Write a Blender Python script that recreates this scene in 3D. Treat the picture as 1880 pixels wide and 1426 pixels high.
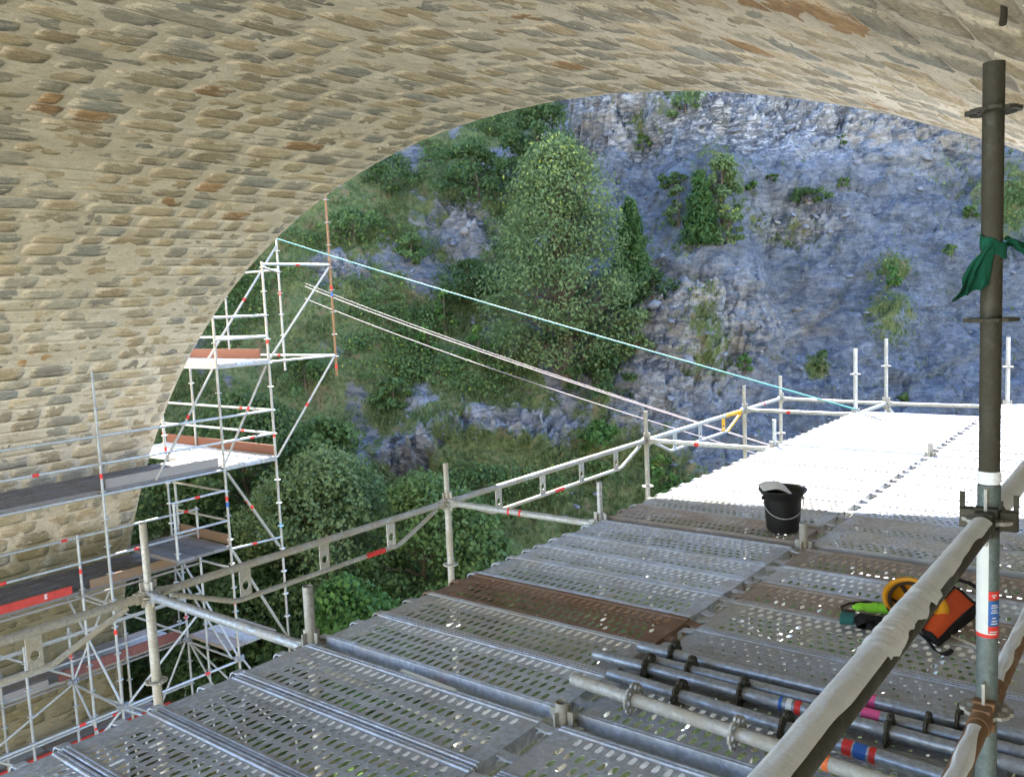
import bpy, math, random
import numpy as np
from mathutils import Vector, Matrix

random.seed(7); np.random.seed(7)
for o in list(bpy.data.objects): bpy.data.objects.remove(o)
SC = bpy.context.scene
COL = SC.collection
R = math.radians

# ------------------------------------------------------------------ camera
F_PX, CAM_H = 1579.69, 1.552                     # focal length in pixels of the 1880 px wide photograph, eye height above deck
YAW, PITCH, ROLL = -0.6660, 0.1000, -0.0440
def cam_axes():
    cy, sy, cp, sp = math.cos(YAW), math.sin(YAW), math.cos(PITCH), math.sin(PITCH)
    f = np.array([sy*cp, cy*cp, -sp]); r = np.array([cy, -sy, 0.0]); u = np.cross(r, f)
    cr, sr = math.cos(ROLL), math.sin(ROLL)
    return cr*r + sr*u, -sr*r + cr*u, f
C_R, C_U, C_F = cam_axes()
cam_d = bpy.data.cameras.new('camera'); cam = bpy.data.objects.new('camera', cam_d); COL.objects.link(cam)
cam_d.sensor_fit = 'HORIZONTAL'; cam_d.sensor_width = 36.0; cam_d.lens = F_PX/1880*36.0
cam_d.clip_start = 0.05; cam_d.clip_end = 2000
cam.matrix_world = Matrix(((C_R[0], C_U[0], -C_F[0], 0), (C_R[1], C_U[1], -C_F[1], 0), (C_R[2], C_U[2], -C_F[2], CAM_H), (0, 0, 0, 1)))
SC.camera = cam

# ------------------------------------------------------------------ sky, sun, exposure
SUN_AZ, SUN_EL = R(-35.0), R(42.0)               # azimuth from +Y towards +X
world = bpy.data.worlds.new('World'); SC.world = world; world.use_nodes = True
wn = world.node_tree.nodes; wl = world.node_tree.links
for n in list(wn): wn.remove(n)
sky = wn.new('ShaderNodeTexSky'); sky.sky_type = 'NISHITA'; sky.sun_disc = False
sky.sun_elevation = SUN_EL; sky.sun_rotation = SUN_AZ; sky.altitude = 1200; sky.air_density = 1.0; sky.dust_density = 0.6; sky.ozone_density = 1.3
bg = wn.new('ShaderNodeBackground'); bg.inputs['Strength'].default_value = 0.15
wo = wn.new('ShaderNodeOutputWorld'); wl.new(sky.outputs[0], bg.inputs[0]); wl.new(bg.outputs[0], wo.inputs[0])
sun_d = bpy.data.lights.new('sun', 'SUN'); sun_d.energy = 4.6; sun_d.angle = R(0.5); sun_d.color = (1.0, 0.95, 0.86)
sun = bpy.data.objects.new('sun', sun_d); COL.objects.link(sun)
sd = Vector((math.sin(SUN_AZ)*math.cos(SUN_EL), math.cos(SUN_AZ)*math.cos(SUN_EL), math.sin(SUN_EL)))
sun.rotation_euler = sd.to_track_quat('Z', 'Y').to_euler()
vs = SC.view_settings; vs.view_transform = 'Standard'; vs.look = 'None'; vs.gamma = 1.0; vs.use_curve_mapping = False
vs.exposure = 3.0
SC.render.engine = 'CYCLES'
cy = SC.cycles; cy.max_bounces = 10; cy.diffuse_bounces = 6; cy.glossy_bounces = 4; cy.use_denoising = True
cy.sample_clamp_indirect = 8.0
try: cy.denoiser = 'OPENIMAGEDENOISE'
except Exception: pass

# ------------------------------------------------------------------ helpers
def project(P):
    d = np.asarray(P, float) - np.array([0, 0, CAM_H])
    z = d @ C_F
    return 940 + F_PX*(d @ C_R)/z, 713 - F_PX*(d @ C_U)/z, z
def ray(px, py):
    return C_F + C_R*((px-940)/F_PX) - C_U*((py-713)/F_PX)
def on_z(px, py, z):
    d = ray(px, py); t = (z-CAM_H)/d[2]
    return Vector((d[0]*t, d[1]*t, z))
def on_x(px, py, x):
    d = ray(px, py); t = x/d[0]
    return Vector((x, d[1]*t, CAM_H+d[2]*t))
def on_y(px, py, y):
    d = ray(px, py); t = y/d[1]
    return Vector((d[0]*t, y, CAM_H+d[2]*t))

def hsh(ix, iy, s):
    n = (ix.astype(np.int64)*374761393 + iy.astype(np.int64)*668265263 + s*974634533) & 0x7fffffff
    n = ((n ^ (n >> 13))*1274126177) & 0x7fffffff
    return ((n ^ (n >> 16)) & 0xffff)/32767.5 - 1.0
def vnoise(x, y, s=0):
    x = np.asarray(x, float); y = np.asarray(y, float)
    ix = np.floor(x); iy = np.floor(y); fx = x-ix; fy = y-iy
    fx = fx*fx*fx*(fx*(fx*6-15)+10); fy = fy*fy*fy*(fy*(fy*6-15)+10)
    a = hsh(ix, iy, s); b = hsh(ix+1, iy, s); c = hsh(ix, iy+1, s); d = hsh(ix+1, iy+1, s)
    return (a*(1-fx)+b*fx)*(1-fy) + (c*(1-fx)+d*fx)*fy
def fbm(x, y, s=0, o=4, g=0.5):
    t = 0; a = 1; n = 0
    for k in range(o):
        t = t + a*vnoise(x*2**k+k*17.3, y*2**k-k*9.1, s+k); n += a; a *= g
    return t/n
def ridged(x, y, s=0, o=4):
    t = 0; a = 1; n = 0
    for k in range(o):
        t = t + a*(1-np.abs(vnoise(x*2**k+k*7.7, y*2**k+k*3.1, s+k))*2); n += a; a *= 0.5
    return t/n
def sstep(a, b, x):
    t = np.clip((x-a)/(b-a), 0, 1); return t*t*(3-2*t)

def mesh_np(name, V, F, mats, parent=None, smooth=False, col=None, mi=None):
    """V (n,3) float, F (m,k) int with k = 3 or 4 -> linked object"""
    V = np.asarray(V, np.float32); F = np.asarray(F, np.int32)
    me = bpy.data.meshes.new(name); m, k = F.shape
    me.vertices.add(len(V)); me.vertices.foreach_set('co', V.ravel())
    me.loops.add(m*k); me.loops.foreach_set('vertex_index', F.ravel())
    me.polygons.add(m); me.polygons.foreach_set('loop_start', np.arange(0, m*k, k, dtype=np.int32))
    me.polygons.foreach_set('loop_total', np.full(m, k, np.int32))
    if smooth: me.polygons.foreach_set('use_smooth', np.ones(m, bool))
    for x in (mats if isinstance(mats, (list, tuple)) else [mats]): me.materials.append(x)
    if mi is not None: me.polygons.foreach_set('material_index', np.asarray(mi, np.int32))
    if col is not None:
        a = me.color_attributes.new('col', 'FLOAT_COLOR', 'POINT')
        c = np.ones((len(V), 4), np.float32); c[:, :np.asarray(col).shape[1]] = col
        a.data.foreach_set('color', c.ravel())
    me.update(calc_edges=True)
    o = bpy.data.objects.new(name, me); COL.objects.link(o)
    if parent: o.parent = parent
    return o

class MB:
    def __init__(s): s.v = []; s.f = []; s.m = []; s.sm = []
    def add(s, vs, fs, m=0, sm=False):
        n = len(s.v); s.v += [tuple(v) for v in vs]
        for f in fs: s.f.append(tuple(i+n for i in f)); s.m.append(m); s.sm.append(sm)
        return s
    def box(s, c, d, rot=None, m=0):
        x, y, z = d[0]/2, d[1]/2, d[2]/2
        P = [Vector((a*x, b*y, e*z)) for e in (-1, 1) for a, b in ((-1, -1), (1, -1), (1, 1), (-1, 1))]
        if rot is not None: P = [rot @ p for p in P]
        P = [p+Vector(c) for p in P]
        return s.add(P, [(3, 2, 1, 0), (4, 5, 6, 7), (0, 1, 5, 4), (1, 2, 6, 5), (2, 3, 7, 6), (3, 0, 4, 7)], m)
    def tube(s, a, b, r, n=12, r2=None, cap=True, hollow=0, m=0):
        a = Vector(a); b = Vector(b); r2 = r if r2 is None else r2
        ax = (b-a).normalized(); t = Vector((0, 0, 1)) if abs(ax.z) < 0.9 else Vector((1, 0, 0))
        u = ax.cross(t).normalized(); w = ax.cross(u)
        ring = lambda c, q: [c+(u*math.cos(2*math.pi*i/n)+w*math.sin(2*math.pi*i/n))*q for i in range(n)]
        P = ring(a, r)+ring(b, r2)
        s.add(P, [(i, (i+1) % n, n+(i+1) % n, n+i) for i in range(n)], m, True)
        if hollow:
            for c, dr, q in ((a, 1, r), (b, -1, r2)):
                P = ring(c, q)+ring(c, q-hollow)+ring(c+ax*dr*min(0.25, (b-a).length/2), q-hollow)
                fs = [(i, n+i, n+(i+1) % n, (i+1) % n) for i in range(n)] + [(n+i, 2*n+i, 2*n+(i+1) % n, n+(i+1) % n) for i in range(n)] + [tuple(range(2*n, 3*n))]
                s.add(P, fs, m)
        elif cap:
            s.add(ring(a, r), [tuple(range(n))], m); s.add(ring(b, r2), [tuple(range(n-1, -1, -1))], m)
        return s
    def path(s, pts, r, n=8, m=0, closed=False):
        pts = [Vector(p) for p in pts]; N = len(pts); P = []
        rr = r if isinstance(r, (list, tuple)) else [r]*N
        pu = None
        for i, p in enumerate(pts):
            a = pts[(i-1) % N] if (closed or i > 0) else p
            b = pts[(i+1) % N] if (closed or i < N-1) else p
            ax = (b-a).normalized()
            if pu is None:
                t = Vector((0, 0, 1)) if abs(ax.z) < 0.9 else Vector((1, 0, 0)); u = ax.cross(t).normalized()
            else: u = (pu-ax*pu.dot(ax)).normalized()
            pu = u; w = ax.cross(u)
            P += [p+(u*math.cos(2*math.pi*k/n)+w*math.sin(2*math.pi*k/n))*rr[i] for k in range(n)]
        fs = []
        for i in range(N if closed else N-1):
            j = (i+1) % N
            fs += [(i*n+k, i*n+(k+1) % n, j*n+(k+1) % n, j*n+k) for k in range(n)]
        s.add(P, fs, m, True)
        if not closed: s.add(P[:n], [tuple(range(n-1, -1, -1))], m); s.add(P[-n:], [tuple(range(n))], m)
        return s
    def lathe(s, prof, n=28, c=(0, 0, 0), m=0, rot=None):
        P = []
        for r, z in prof:
            for k in range(n):
                v = Vector((r*math.cos(2*math.pi*k/n), r*math.sin(2*math.pi*k/n), z))
                P.append((rot @ v if rot is not None else v)+Vector(c))
        fs = [(i*n+k, i*n+(k+1) % n, (i+1)*n+(k+1) % n, (i+1)*n+k) for i in range(len(prof)-1) for k in range(n)]
        return s.add(P, fs, m, True)
    def prism(s, poly, d, m=0):
        """polygon of 3-D points extruded by vector d"""
        n = len(poly); d = Vector(d); P = [Vector(p) for p in poly]; P += [p+d for p in P]
        return s.add(P, [tuple(range(n-1, -1, -1)), tuple(range(n, 2*n))]+[(i, (i+1) % n, n+(i+1) % n, n+i) for i in range(n)], m)
    def mesh(s, name, mats):
        me = bpy.data.meshes.new(name); me.from_pydata(s.v, [], s.f)
        for x in (mats if isinstance(mats, (list, tuple)) else [mats]): me.materials.append(x)
        me.polygons.foreach_set('material_index', s.m); me.polygons.foreach_set('use_smooth', s.sm)
        me.update(); return me
    def build(s, name, mats, parent=None): return link(name, s.mesh(name, mats), parent)
def link(name, me, parent=None, loc=None, rot=None):
    o = bpy.data.objects.new(name, me); COL.objects.link(o)
    if parent: o.parent = parent
    if loc is not None: o.location = loc
    if rot is not None: o.rotation_euler = rot
    return o
def tag(o, label=None, cat=None, group=None, kind=None):
    if label: o['label'] = label
    if cat: o['category'] = cat
    if group: o['group'] = group
    if kind: o['kind'] = kind
    return o
def thing(name, label, cat, loc=(0, 0, 0), group=None, rot=(0, 0, 0)):
    o = bpy.data.objects.new(name, None); COL.objects.link(o); o.location = loc; o.rotation_euler = rot; o.empty_display_size = 0.1
    return tag(o, label, cat, group)

# ------------------------------------------------------------------ materials
class NT:
    def __init__(s, name):
        s.mat = bpy.data.materials.new(name); s.mat.use_nodes = True; t = s.mat.node_tree; s.n = t.nodes; s.l = t.links
        s.bsdf = s.n['Principled BSDF']; s.out = s.n['Material Output']
    def node(s, ty, **kw):
        x = s.n.new(ty)
        for k, v in kw.items(): setattr(x, k, v)
        return x
    def put(s, sock, v):
        if isinstance(v, bpy.types.NodeSocket): s.l.new(v, sock)
        elif isinstance(v, (tuple, list)) and len(v) == 3 and sock.type == 'RGBA': sock.default_value = (*v, 1)
        else: sock.default_value = v
    def coord(s, which='Object', scale=(1, 1, 1), rot=(0, 0, 0)):
        c = s.node('ShaderNodeTexCoord'); m = s.node('ShaderNodeMapping')
        m.inputs['Scale'].default_value = scale; m.inputs['Rotation'].default_value = rot
        s.l.new(c.outputs[which], m.inputs[0]); return m.outputs[0]
    def geo(s, scale=(1, 1, 1), rot=(0, 0, 0)):
        c = s.node('ShaderNodeNewGeometry'); m = s.node('ShaderNodeMapping')
        m.inputs['Scale'].default_value = scale; m.inputs['Rotation'].default_value = rot
        s.l.new(c.outputs['Position'], m.inputs[0]); return m.outputs[0]
    def noise(s, vec, scale, detail=4, rough=0.55, dist=0.0):
        x = s.node('ShaderNodeTexNoise'); x.inputs['Scale'].default_value = scale; x.inputs['Detail'].default_value = detail
        x.inputs['Roughness'].default_value = rough; x.inputs['Distortion'].default_value = dist
        s.l.new(vec, x.inputs['Vector']); return x.outputs['Fac']
    def ramp(s, fac, *st):
        x = s.node('ShaderNodeValToRGB'); e = x.color_ramp.elements
        while len(e) < len(st): e.new(0.5)
        for k, (p, c) in enumerate(st):
            e[k].position = p; e[k].color = (*c, 1) if isinstance(c, (tuple, list)) else (c, c, c, 1)
        s.put(x.inputs[0], fac); return x.outputs[0]
    def mix(s, f, a, b, mode='MIX'):
        x = s.node('ShaderNodeMix', data_type='RGBA', blend_type=mode)
        s.put(x.inputs[0], f); s.put(x.inputs[6], a); s.put(x.inputs[7], b); return x.outputs[2]
    def math(s, op, a, b=0.0):
        x = s.node('ShaderNodeMath', operation=op); s.put(x.inputs[0], a); s.put(x.inputs[1], b); return x.outputs[0]
    def attr(s, name='col', out='Color'):
        x = s.node('ShaderNodeAttribute'); x.attribute_name = name; return x.outputs[out]
    def sep(s, c):
        x = s.node('ShaderNodeSeparateColor'); s.l.new(c, x.inputs[0]); return x.outputs
    def rnd(s): return s.node('ShaderNodeObjectInfo').outputs['Random']
    def bump(s, h, strength=0.3, dist=0.01):
        x = s.node('ShaderNodeBump'); x.inputs['Strength'].default_value = strength; x.inputs['Distance'].default_value = dist
        s.l.new(h, x.inputs['Height']); s.l.new(x.outputs[0], s.bsdf.inputs['Normal'])
    def fin(s, color, rough=0.6, metal=0.0, spec=None):
        s.put(s.bsdf.inputs['Base Color'], color); s.put(s.bsdf.inputs['Roughness'], rough); s.put(s.bsdf.inputs['Metallic'], metal)
        if spec is not None: s.bsdf.inputs['Specular IOR Level'].default_value = spec
        return s.mat

def plain(name, c, rough=0.6, metal=0.0, var=0.25, scale=30, spec=0.3):
    t = NT(name); n = t.noise(t.coord(), scale, 3)
    return t.fin(t.mix(n, tuple(x*(1-var) for x in c), tuple(min(1, x*(1+var)) for x in c)), rough, metal, spec)
def steel(name, base, dirt, dirt_amt, metal=0.45, rough=0.5, scale=6, vary=0.25):
    splash = name.startswith('deck')
    """galvanised steel: zinc mottling, dust / rust film where a noise says so, each piece its own tone"""
    t = NT(name); g = t.geo()
    a = t.noise(g, scale*9, 4, 0.6); b = t.noise(g, scale, 5, 0.65, 0.6); c = t.noise(g, scale*40, 2)
    z = t.mix(t.ramp(a, (0.35, 0.0), (0.7, 1.0)), tuple(x*0.72 for x in base), tuple(min(1, x*1.18) for x in base))
    d = t.mix(c, tuple(x*0.75 for x in dirt), tuple(min(1, x*1.2) for x in dirt))
    mk = t.ramp(b, (0.62-dirt_amt*0.45, 0.0), (0.80-dirt_amt*0.45, 1.0))
    col = t.mix(t.math('MULTIPLY', mk, 0.85), z, d)
    k = t.math('MULTIPLY_ADD', t.rnd(), vary); k.node.inputs[2].default_value = 1-vary/2
    col = t.mix(1.0, col, k, 'MULTIPLY')
    if splash:                                                    # dried mortar splashes and grey-brown boot dirt
        sp = t.math('MULTIPLY', t.ramp(t.noise(g, 42, 4, 0.6, 0.8), (0.63, 0.0), (0.68, 0.85)), t.ramp(t.noise(g, 3.1, 4, 0.6), (0.42, 0.0), (0.60, 1.0)))
        col = t.mix(sp, col, (0.62, 0.59, 0.53))
        bd = t.ramp(t.noise(g, 2.3, 7, 0.72, 1.2), (0.50, 0.0), (0.70, 0.55)); col = t.mix(bd, col, (0.20, 0.175, 0.15))
    t.bump(t.mix(0.5, a, c), 0.15, 0.002)
    return t.fin(col, t.ramp(mk, (0, rough), (1, 0.85)), t.math('MULTIPLY', t.math('SUBTRACT', 1.0, mk), metal), 0.4)

M = {}
M['galv'] = steel('galvanised_steel', (0.46, 0.49, 0.52), (0.34, 0.33, 0.30), 0.30)
M['galv_old'] = steel('weathered_galvanised_steel', (0.43, 0.44, 0.44), (0.34, 0.32, 0.27), 0.45, 0.35, 0.55)
M['galv_dark'] = steel('dark_steel_tube', (0.35, 0.385, 0.44), (0.27, 0.26, 0.25), 0.25, 0.55, 0.42)
M['deck_grey'] = steel('deck_steel_grey', (0.47, 0.53, 0.65), (0.40, 0.41, 0.44), 0.35, 0.22, 0.5, 5)
M['deck_dusty'] = steel('deck_steel_dusty', (0.40, 0.43, 0.48), (0.37, 0.365, 0.355), 0.55, 0.25, 0.6, 5)
M['deck_brown'] = steel('deck_steel_brown', (0.36, 0.34, 0.33), (0.29, 0.235, 0.20), 0.60, 0.2, 0.65, 4)
M['plat_shaded'] = steel('platform_steel_shaded', (0.20, 0.20, 0.215), (0.17, 0.155, 0.15), 0.5, 0.15, 0.65, 4)  # shade painted into the steel of unlit pier platforms; sunlit ones use deck steel
M['deck_rust'] = steel('deck_steel_rusted', (0.28, 0.205, 0.165), (0.21, 0.125, 0.085), 0.70, 0.12, 0.75, 4)
M['post_dark'] = steel('brown_grey_tube', (0.062, 0.060, 0.045), (0.048, 0.044, 0.032), 0.5, 0.3, 0.55, 9)
M['post_blue'] = steel('green_grey_tube', (0.13, 0.17, 0.175), (0.12, 0.135, 0.13), 0.3, 0.35, 0.5, 9)
M['rust_tube'] = steel('rusty_tube', (0.30, 0.20, 0.13), (0.22, 0.12, 0.06), 0.7, 0.2, 0.7, 7)
M['red_band'] = plain('red_tape', (0.62, 0.04, 0.035), 0.5)
M['blue_band'] = plain('blue_tape', (0.03, 0.12, 0.42), 0.5)
M['cyan_band'] = plain('light_blue_tape', (0.05, 0.30, 0.55), 0.5)
M['pink_band'] = plain('pink_tape', (0.70, 0.10, 0.28), 0.55)
M['white_band'] = plain('white_tape', (0.62, 0.66, 0.67), 0.5, var=0.06)
M['orange_band'] = plain('orange_tape', (0.70, 0.17, 0.05), 0.5)
M['yellow_paint'] = plain('yellow_paint', (0.70, 0.40, 0.03), 0.5)
M['red_board'] = plain('red_board_paint', (0.42, 0.045, 0.035), 0.6, var=0.3, scale=8)
M['maroon_board'] = plain('maroon_board', (0.20, 0.08, 0.07), 0.7, var=0.35, scale=8)
M['black_plastic'] = plain('black_plastic', (0.012, 0.012, 0.013), 0.42, var=0.3, scale=40, spec=0.4)
M['black_cloth'] = plain('black_cloth', (0.010, 0.010, 0.012), 0.9, var=0.4, scale=90)
M['teal_cloth'] = plain('teal_cloth', (0.03, 0.14, 0.14), 0.9, var=0.3, scale=80)
M['lime_cloth'] = plain('lime_fabric', (0.28, 0.72, 0.05), 0.8, var=0.2, scale=50)
M['orange_cloth'] = plain('orange_fabric', (0.62, 0.085, 0.018), 0.8, var=0.16, scale=60)
M['yellow_shell'] = plain('yellow_shell', (0.60, 0.27, 0.012), 0.35, var=0.15, scale=30, spec=0.5)
M['strap_brown'] = plain('dark_webbing', (0.035, 0.024, 0.016), 0.9)
M['green_cloth'] = plain('dark_green_cloth', (0.004, 0.075, 0.045), 0.9, var=0.4, scale=40)
M['grey_plastic'] = plain('pale_grey_sheet', (0.55, 0.56, 0.57), 0.45, var=0.18, scale=25)
M['rope'] = plain('pale_rope', (0.50, 0.47, 0.40), 0.9, var=0.3, scale=120)
M['cable_white'] = plain('white_cable', (0.36, 0.30, 0.34), 0.5, var=0.2)
M['cable_cyan'] = plain('pale_blue_cable', (0.06, 0.36, 0.42), 0.5, var=0.5, scale=3)
M['bark'] = plain('grey_brown_bark', (0.10, 0.08, 0.055), 0.9, var=0.5, scale=14)
M['crumb'] = plain('mortar_crumb', (0.55, 0.52, 0.46), 0.95, var=0.3, scale=60)

def wood(name, a, b):
    t = NT(name); g = t.geo(scale=(1, 1, 6)); n = t.noise(g, 5, 5, 0.6, 1.0); k = t.noise(t.geo(), 60, 3)
    t.bump(k, 0.3, 0.003)
    return t.fin(t.mix(t.mix(0.4, n, k), a, b), 0.85, 0, 0.2)
M['board_brown'] = wood('brown_toe_board', (0.14, 0.09, 0.06), (0.27, 0.19, 0.135))
M['board_red'] = wood('reddish_toe_board', (0.125, 0.055, 0.04), (0.215, 0.105, 0.075))
M['board_grey'] = wood('grey_toe_board', (0.17, 0.155, 0.15), (0.33, 0.31, 0.30))

def plaster():
    t = NT('dried_plaster'); g = t.geo(); a = t.noise(g, 14, 6, 0.6); b = t.noise(g, 110, 3)
    t.bump(t.mix(0.5, a, b), 0.5, 0.006)
    return t.fin(t.mix(t.ramp(a, (0.35, 0.0), (0.75, 1.0)), (0.72, 0.76, 0.84), (0.82, 0.86, 0.92)), 0.9, 0, 0.15)
M['plaster'] = plaster()

def moss_mask(t):
    """ochre damp stains and moss of the splash zone: drips with their own outline on the lower pier"""
    c = t.node('ShaderNodeNewGeometry'); s = t.node('ShaderNodeSeparateXYZ'); t.l.new(c.outputs['Position'], s.inputs[0])
    k = t.node('ShaderNodeMapRange'); t.l.new(s.outputs[2], k.inputs[0]); k.inputs[1].default_value = -3.6; k.inputs[2].default_value = -1.5; k.inputs[3].default_value = 0.30; k.inputs[4].default_value = -0.35
    n = t.noise(t.geo(scale=(1, 1, 0.45)), 1.6, 7, 0.68, 0.6)
    return t.ramp(t.math('ADD', n, k.outputs[0]), (0.47, 0.0), (0.66, 0.80))
def stone_mat():
    t = NT('vault_stone'); g = t.geo(); gs = t.geo(scale=(1, 0.32, 1)); c = t.attr(); edge = t.attr('col', 'Alpha')
    a = t.noise(gs, 3.4, 6, 0.68, 0.7); b = t.noise(gs, 20, 6, 0.7, 0.4); f = t.noise(g, 110, 3)
    col = t.mix(1.0, c, t.ramp(b, (0.25, (0.66, 0.66, 0.68)), (0.5, (1, 1, 1)), (0.78, (1.38, 1.34, 1.26))), 'MULTIPLY')
    fine = t.noise(g, 55, 9, 0.78)
    col = t.mix(1.0, col, t.ramp(fine, (0.30, (0.62, 0.61, 0.60)), (0.50, (1, 1, 1)), (0.70, (1.42, 1.40, 1.36))), 'MULTIPLY')
    col = t.mix(t.ramp(t.noise(gs, 5.5, 4, 0.6), (0.66, 0.0), (0.80, 0.7)), col, (0.27, 0.14, 0.06))       # iron staining
    sm = t.math('ADD', t.mix(0.35, t.mix(0.5, a, b), t.noise(g, 38, 7, 0.75)), t.math('MULTIPLY', edge, 0.16))
    smear = t.ramp(sm, (0.550, 0.0), (0.605, 0.95))                                                          # pointing mortar smeared over the stones
    col = t.mix(smear, col, t.mix(1.0, t.mix(t.noise(g, 7, 5, 0.7), (0.57, 0.485, 0.37), (0.81, 0.725, 0.595)), t.ramp(fine, (0.30, 0.70), (0.62, 1.08)), 'MULTIPLY'))
    col = t.mix(moss_mask(t), col, t.mix(b, (0.10, 0.092, 0.045), (0.27, 0.225, 0.11)))
    t.bump(t.mix(0.35, b, f), 1.0, 0.02)
    return t.fin(col, 0.93, 0, 0.15)
M['stone'] = stone_mat()
def mortar_mat():
    t = NT('vault_mortar'); g = t.geo(); gs = t.geo(scale=(1, 0.45, 1)); a = t.noise(gs, 2.2, 6, 0.6, 0.5); b = t.noise(gs, 20, 6, 0.72); f = t.noise(g, 120, 3)
    col = t.mix(t.ramp(a, (0.32, 0.0), (0.68, 1.0)), (0.61, 0.525, 0.405), (0.83, 0.745, 0.615))
    col = t.mix(t.ramp(b, (0.50, 0.0), (0.72, 0.8)), col, (0.44, 0.39, 0.30))
    col = t.mix(1.0, col, t.ramp(t.noise(g, 60, 9, 0.78), (0.30, 0.66), (0.62, 1.1)), 'MULTIPLY')
    col = t.mix(moss_mask(t), col, t.mix(b, (0.10, 0.092, 0.045), (0.30, 0.255, 0.13)))
    t.bump(t.mix(0.4, b, f), 1.0, 0.02)
    return t.fin(col, 0.95, 0, 0.12)
M['mortar'] = mortar_mat()

def hill_mat():
    t = NT('slate_slope'); g = t.geo(); c = t.sep(t.attr())      # red: plants, green: warm rock, blue: pale crust
    gs = t.geo(scale=(1, 1, 2.8), rot=(R(18), R(-28), 0))
    a = t.noise(gs, 0.42, 8, 0.68, 0.8); b = t.noise(gs, 2.6, 7, 0.70, 0.5); f = t.noise(g, 13, 5, 0.72)
    col = t.mix(t.ramp(a, (0.34, 0.0), (0.64, 1.0)), (0.062, 0.078, 0.104), (0.148, 0.175, 0.220))
    col = t.mix(t.math('MULTIPLY', t.ramp(b, (0.50, 0.0), (0.68, 0.95)), t.math('ADD', 0.35, c[2])), col, (0.265, 0.295, 0.34))
    col = t.mix(1.0, col, t.ramp(t.attr('col', 'Alpha'), (0.15, 0.55), (0.85, 1.45)), 'MULTIPLY')
    col = t.mix(t.ramp(b, (0.34, 0.65), (0.47, 0.0)), col, (0.040, 0.045, 0.062))
    col = t.mix(t.ramp(f, (0.32, 0.8), (0.50, 0.0)), col, (0.040, 0.046, 0.064))
    warm = t.math('MULTIPLY', c[1], t.ramp(t.noise(gs, 1.4, 6, 0.68), (0.42, 0.0), (0.58, 1.0)))
    col = t.mix(warm, col, t.mix(f, (0.14, 0.125, 0.11), (0.36, 0.33, 0.285)))
    pale = t.math('MULTIPLY', c[2], t.ramp(t.noise(gs, 2.4, 6, 0.7, 0.5), (0.50, 0.0), (0.62, 1.0)))
    col = t.mix(pale, col, (0.46, 0.47, 0.50))
    vg = t.ramp(t.math('ADD', c[0], t.math('MULTIPLY', t.math('SUBTRACT', t.noise(g, 1.9, 6, 0.7), 0.5), 1.7)), (0.42, 0.0), (0.62, 1.0))
    soil = t.mix(t.ramp(t.noise(g, 7, 5, 0.7), (0.35, 0.0), (0.65, 1.0)), (0.050, 0.078, 0.028), (0.150, 0.175, 0.075))
    soil = t.mix(t.ramp(t.noise(g, 1.7, 5, 0.65), (0.54, 0.0), (0.66, 0.8)), soil, (0.165, 0.125, 0.075))
    col = t.mix(vg, col, soil)
    t.bump(t.mix(0.4, b, f), 1.0, 0.13)
    return t.fin(col, 0.95, 0, 0.15)
M['hill'] = hill_mat()
def ground_mat():
    t = NT('valley_gravel'); g = t.geo(); a = t.noise(g, 0.35, 6, 0.6); b = t.noise(g, 5, 5, 0.7)
    t.bump(b, 0.6, 0.1)
    return t.fin(t.mix(t.mix(0.5, a, b), (0.05, 0.06, 0.035), (0.16, 0.15, 0.11)), 0.95, 0, 0.1)
M['ground'] = ground_mat()
def bounce_slope_mat():
    t = NT('pale_bounce_slope'); g = t.geo(); a = t.noise(g, 0.12, 6, 0.65); b = t.noise(g, 3, 5, 0.7)
    t.bump(b, 0.6, 0.2)
    return t.fin(t.mix(t.mix(0.5, a, b), (0.34, 0.32, 0.24), (0.62, 0.60, 0.53)), 0.95, 0, 0.1)  # pale so that the unseen slope bounces more sunlight
M['bounce_slope'] = bounce_slope_mat()
def rock_mat():
    t = NT('slate_rock'); g = t.geo(scale=(1, 1, 2.5), rot=(0.3, -0.4, 0)); b = t.noise(g, 7, 6, 0.7); k = t.rnd()
    col = t.mix(t.ramp(b, (0.3, 0.0), (0.7, 1.0)), (0.10, 0.115, 0.145), (0.23, 0.25, 0.29))
    col = t.mix(t.ramp(k, (0.72, 0.0), (0.85, 0.6)), col, (0.27, 0.24, 0.20))
    t.bump(b, 0.8, 0.05)
    return t.fin(col, 0.95, 0, 0.15)
M['rock'] = rock_mat()
def leaf_mat(name, dark, light, tip):
    t = NT(name); c = t.sep(t.attr())
    col = t.mix(c[0], dark, light); col = t.mix(c[1], col, tip)
    t.fin(col, 0.6, 0, 0.25)
    tr = t.node('ShaderNodeBsdfTranslucent'); t.put(tr.inputs[0], t.mix(0.5, col, tuple(min(1, x*1.9) for x in light)))
    ms = t.node('ShaderNodeMixShader'); ms.inputs[0].default_value = 0.30
    t.l.new(t.bsdf.outputs[0], ms.inputs[1]); t.l.new(tr.outputs[0], ms.inputs[2]); t.l.new(ms.outputs[0], t.out.inputs[0])
    return t.mat
M['leaf_broad'] = leaf_mat('broad_leaf', (0.042, 0.088, 0.025), (0.125, 0.195, 0.062), (0.30, 0.38, 0.06))
M['leaf_grey'] = leaf_mat('grey_green_leaf', (0.055, 0.098, 0.034), (0.165, 0.225, 0.088), (0.40, 0.46, 0.09))
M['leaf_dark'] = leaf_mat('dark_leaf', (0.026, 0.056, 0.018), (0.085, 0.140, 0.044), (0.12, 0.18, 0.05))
M['leaf_bright'] = leaf_mat('bright_leaf', (0.035, 0.090, 0.022), (0.095, 0.190, 0.045), (0.25, 0.33, 0.07))
M['needle'] = leaf_mat('conifer_needle', (0.030, 0.078, 0.024), (0.080, 0.155, 0.042), (0.10, 0.16, 0.05))
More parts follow.
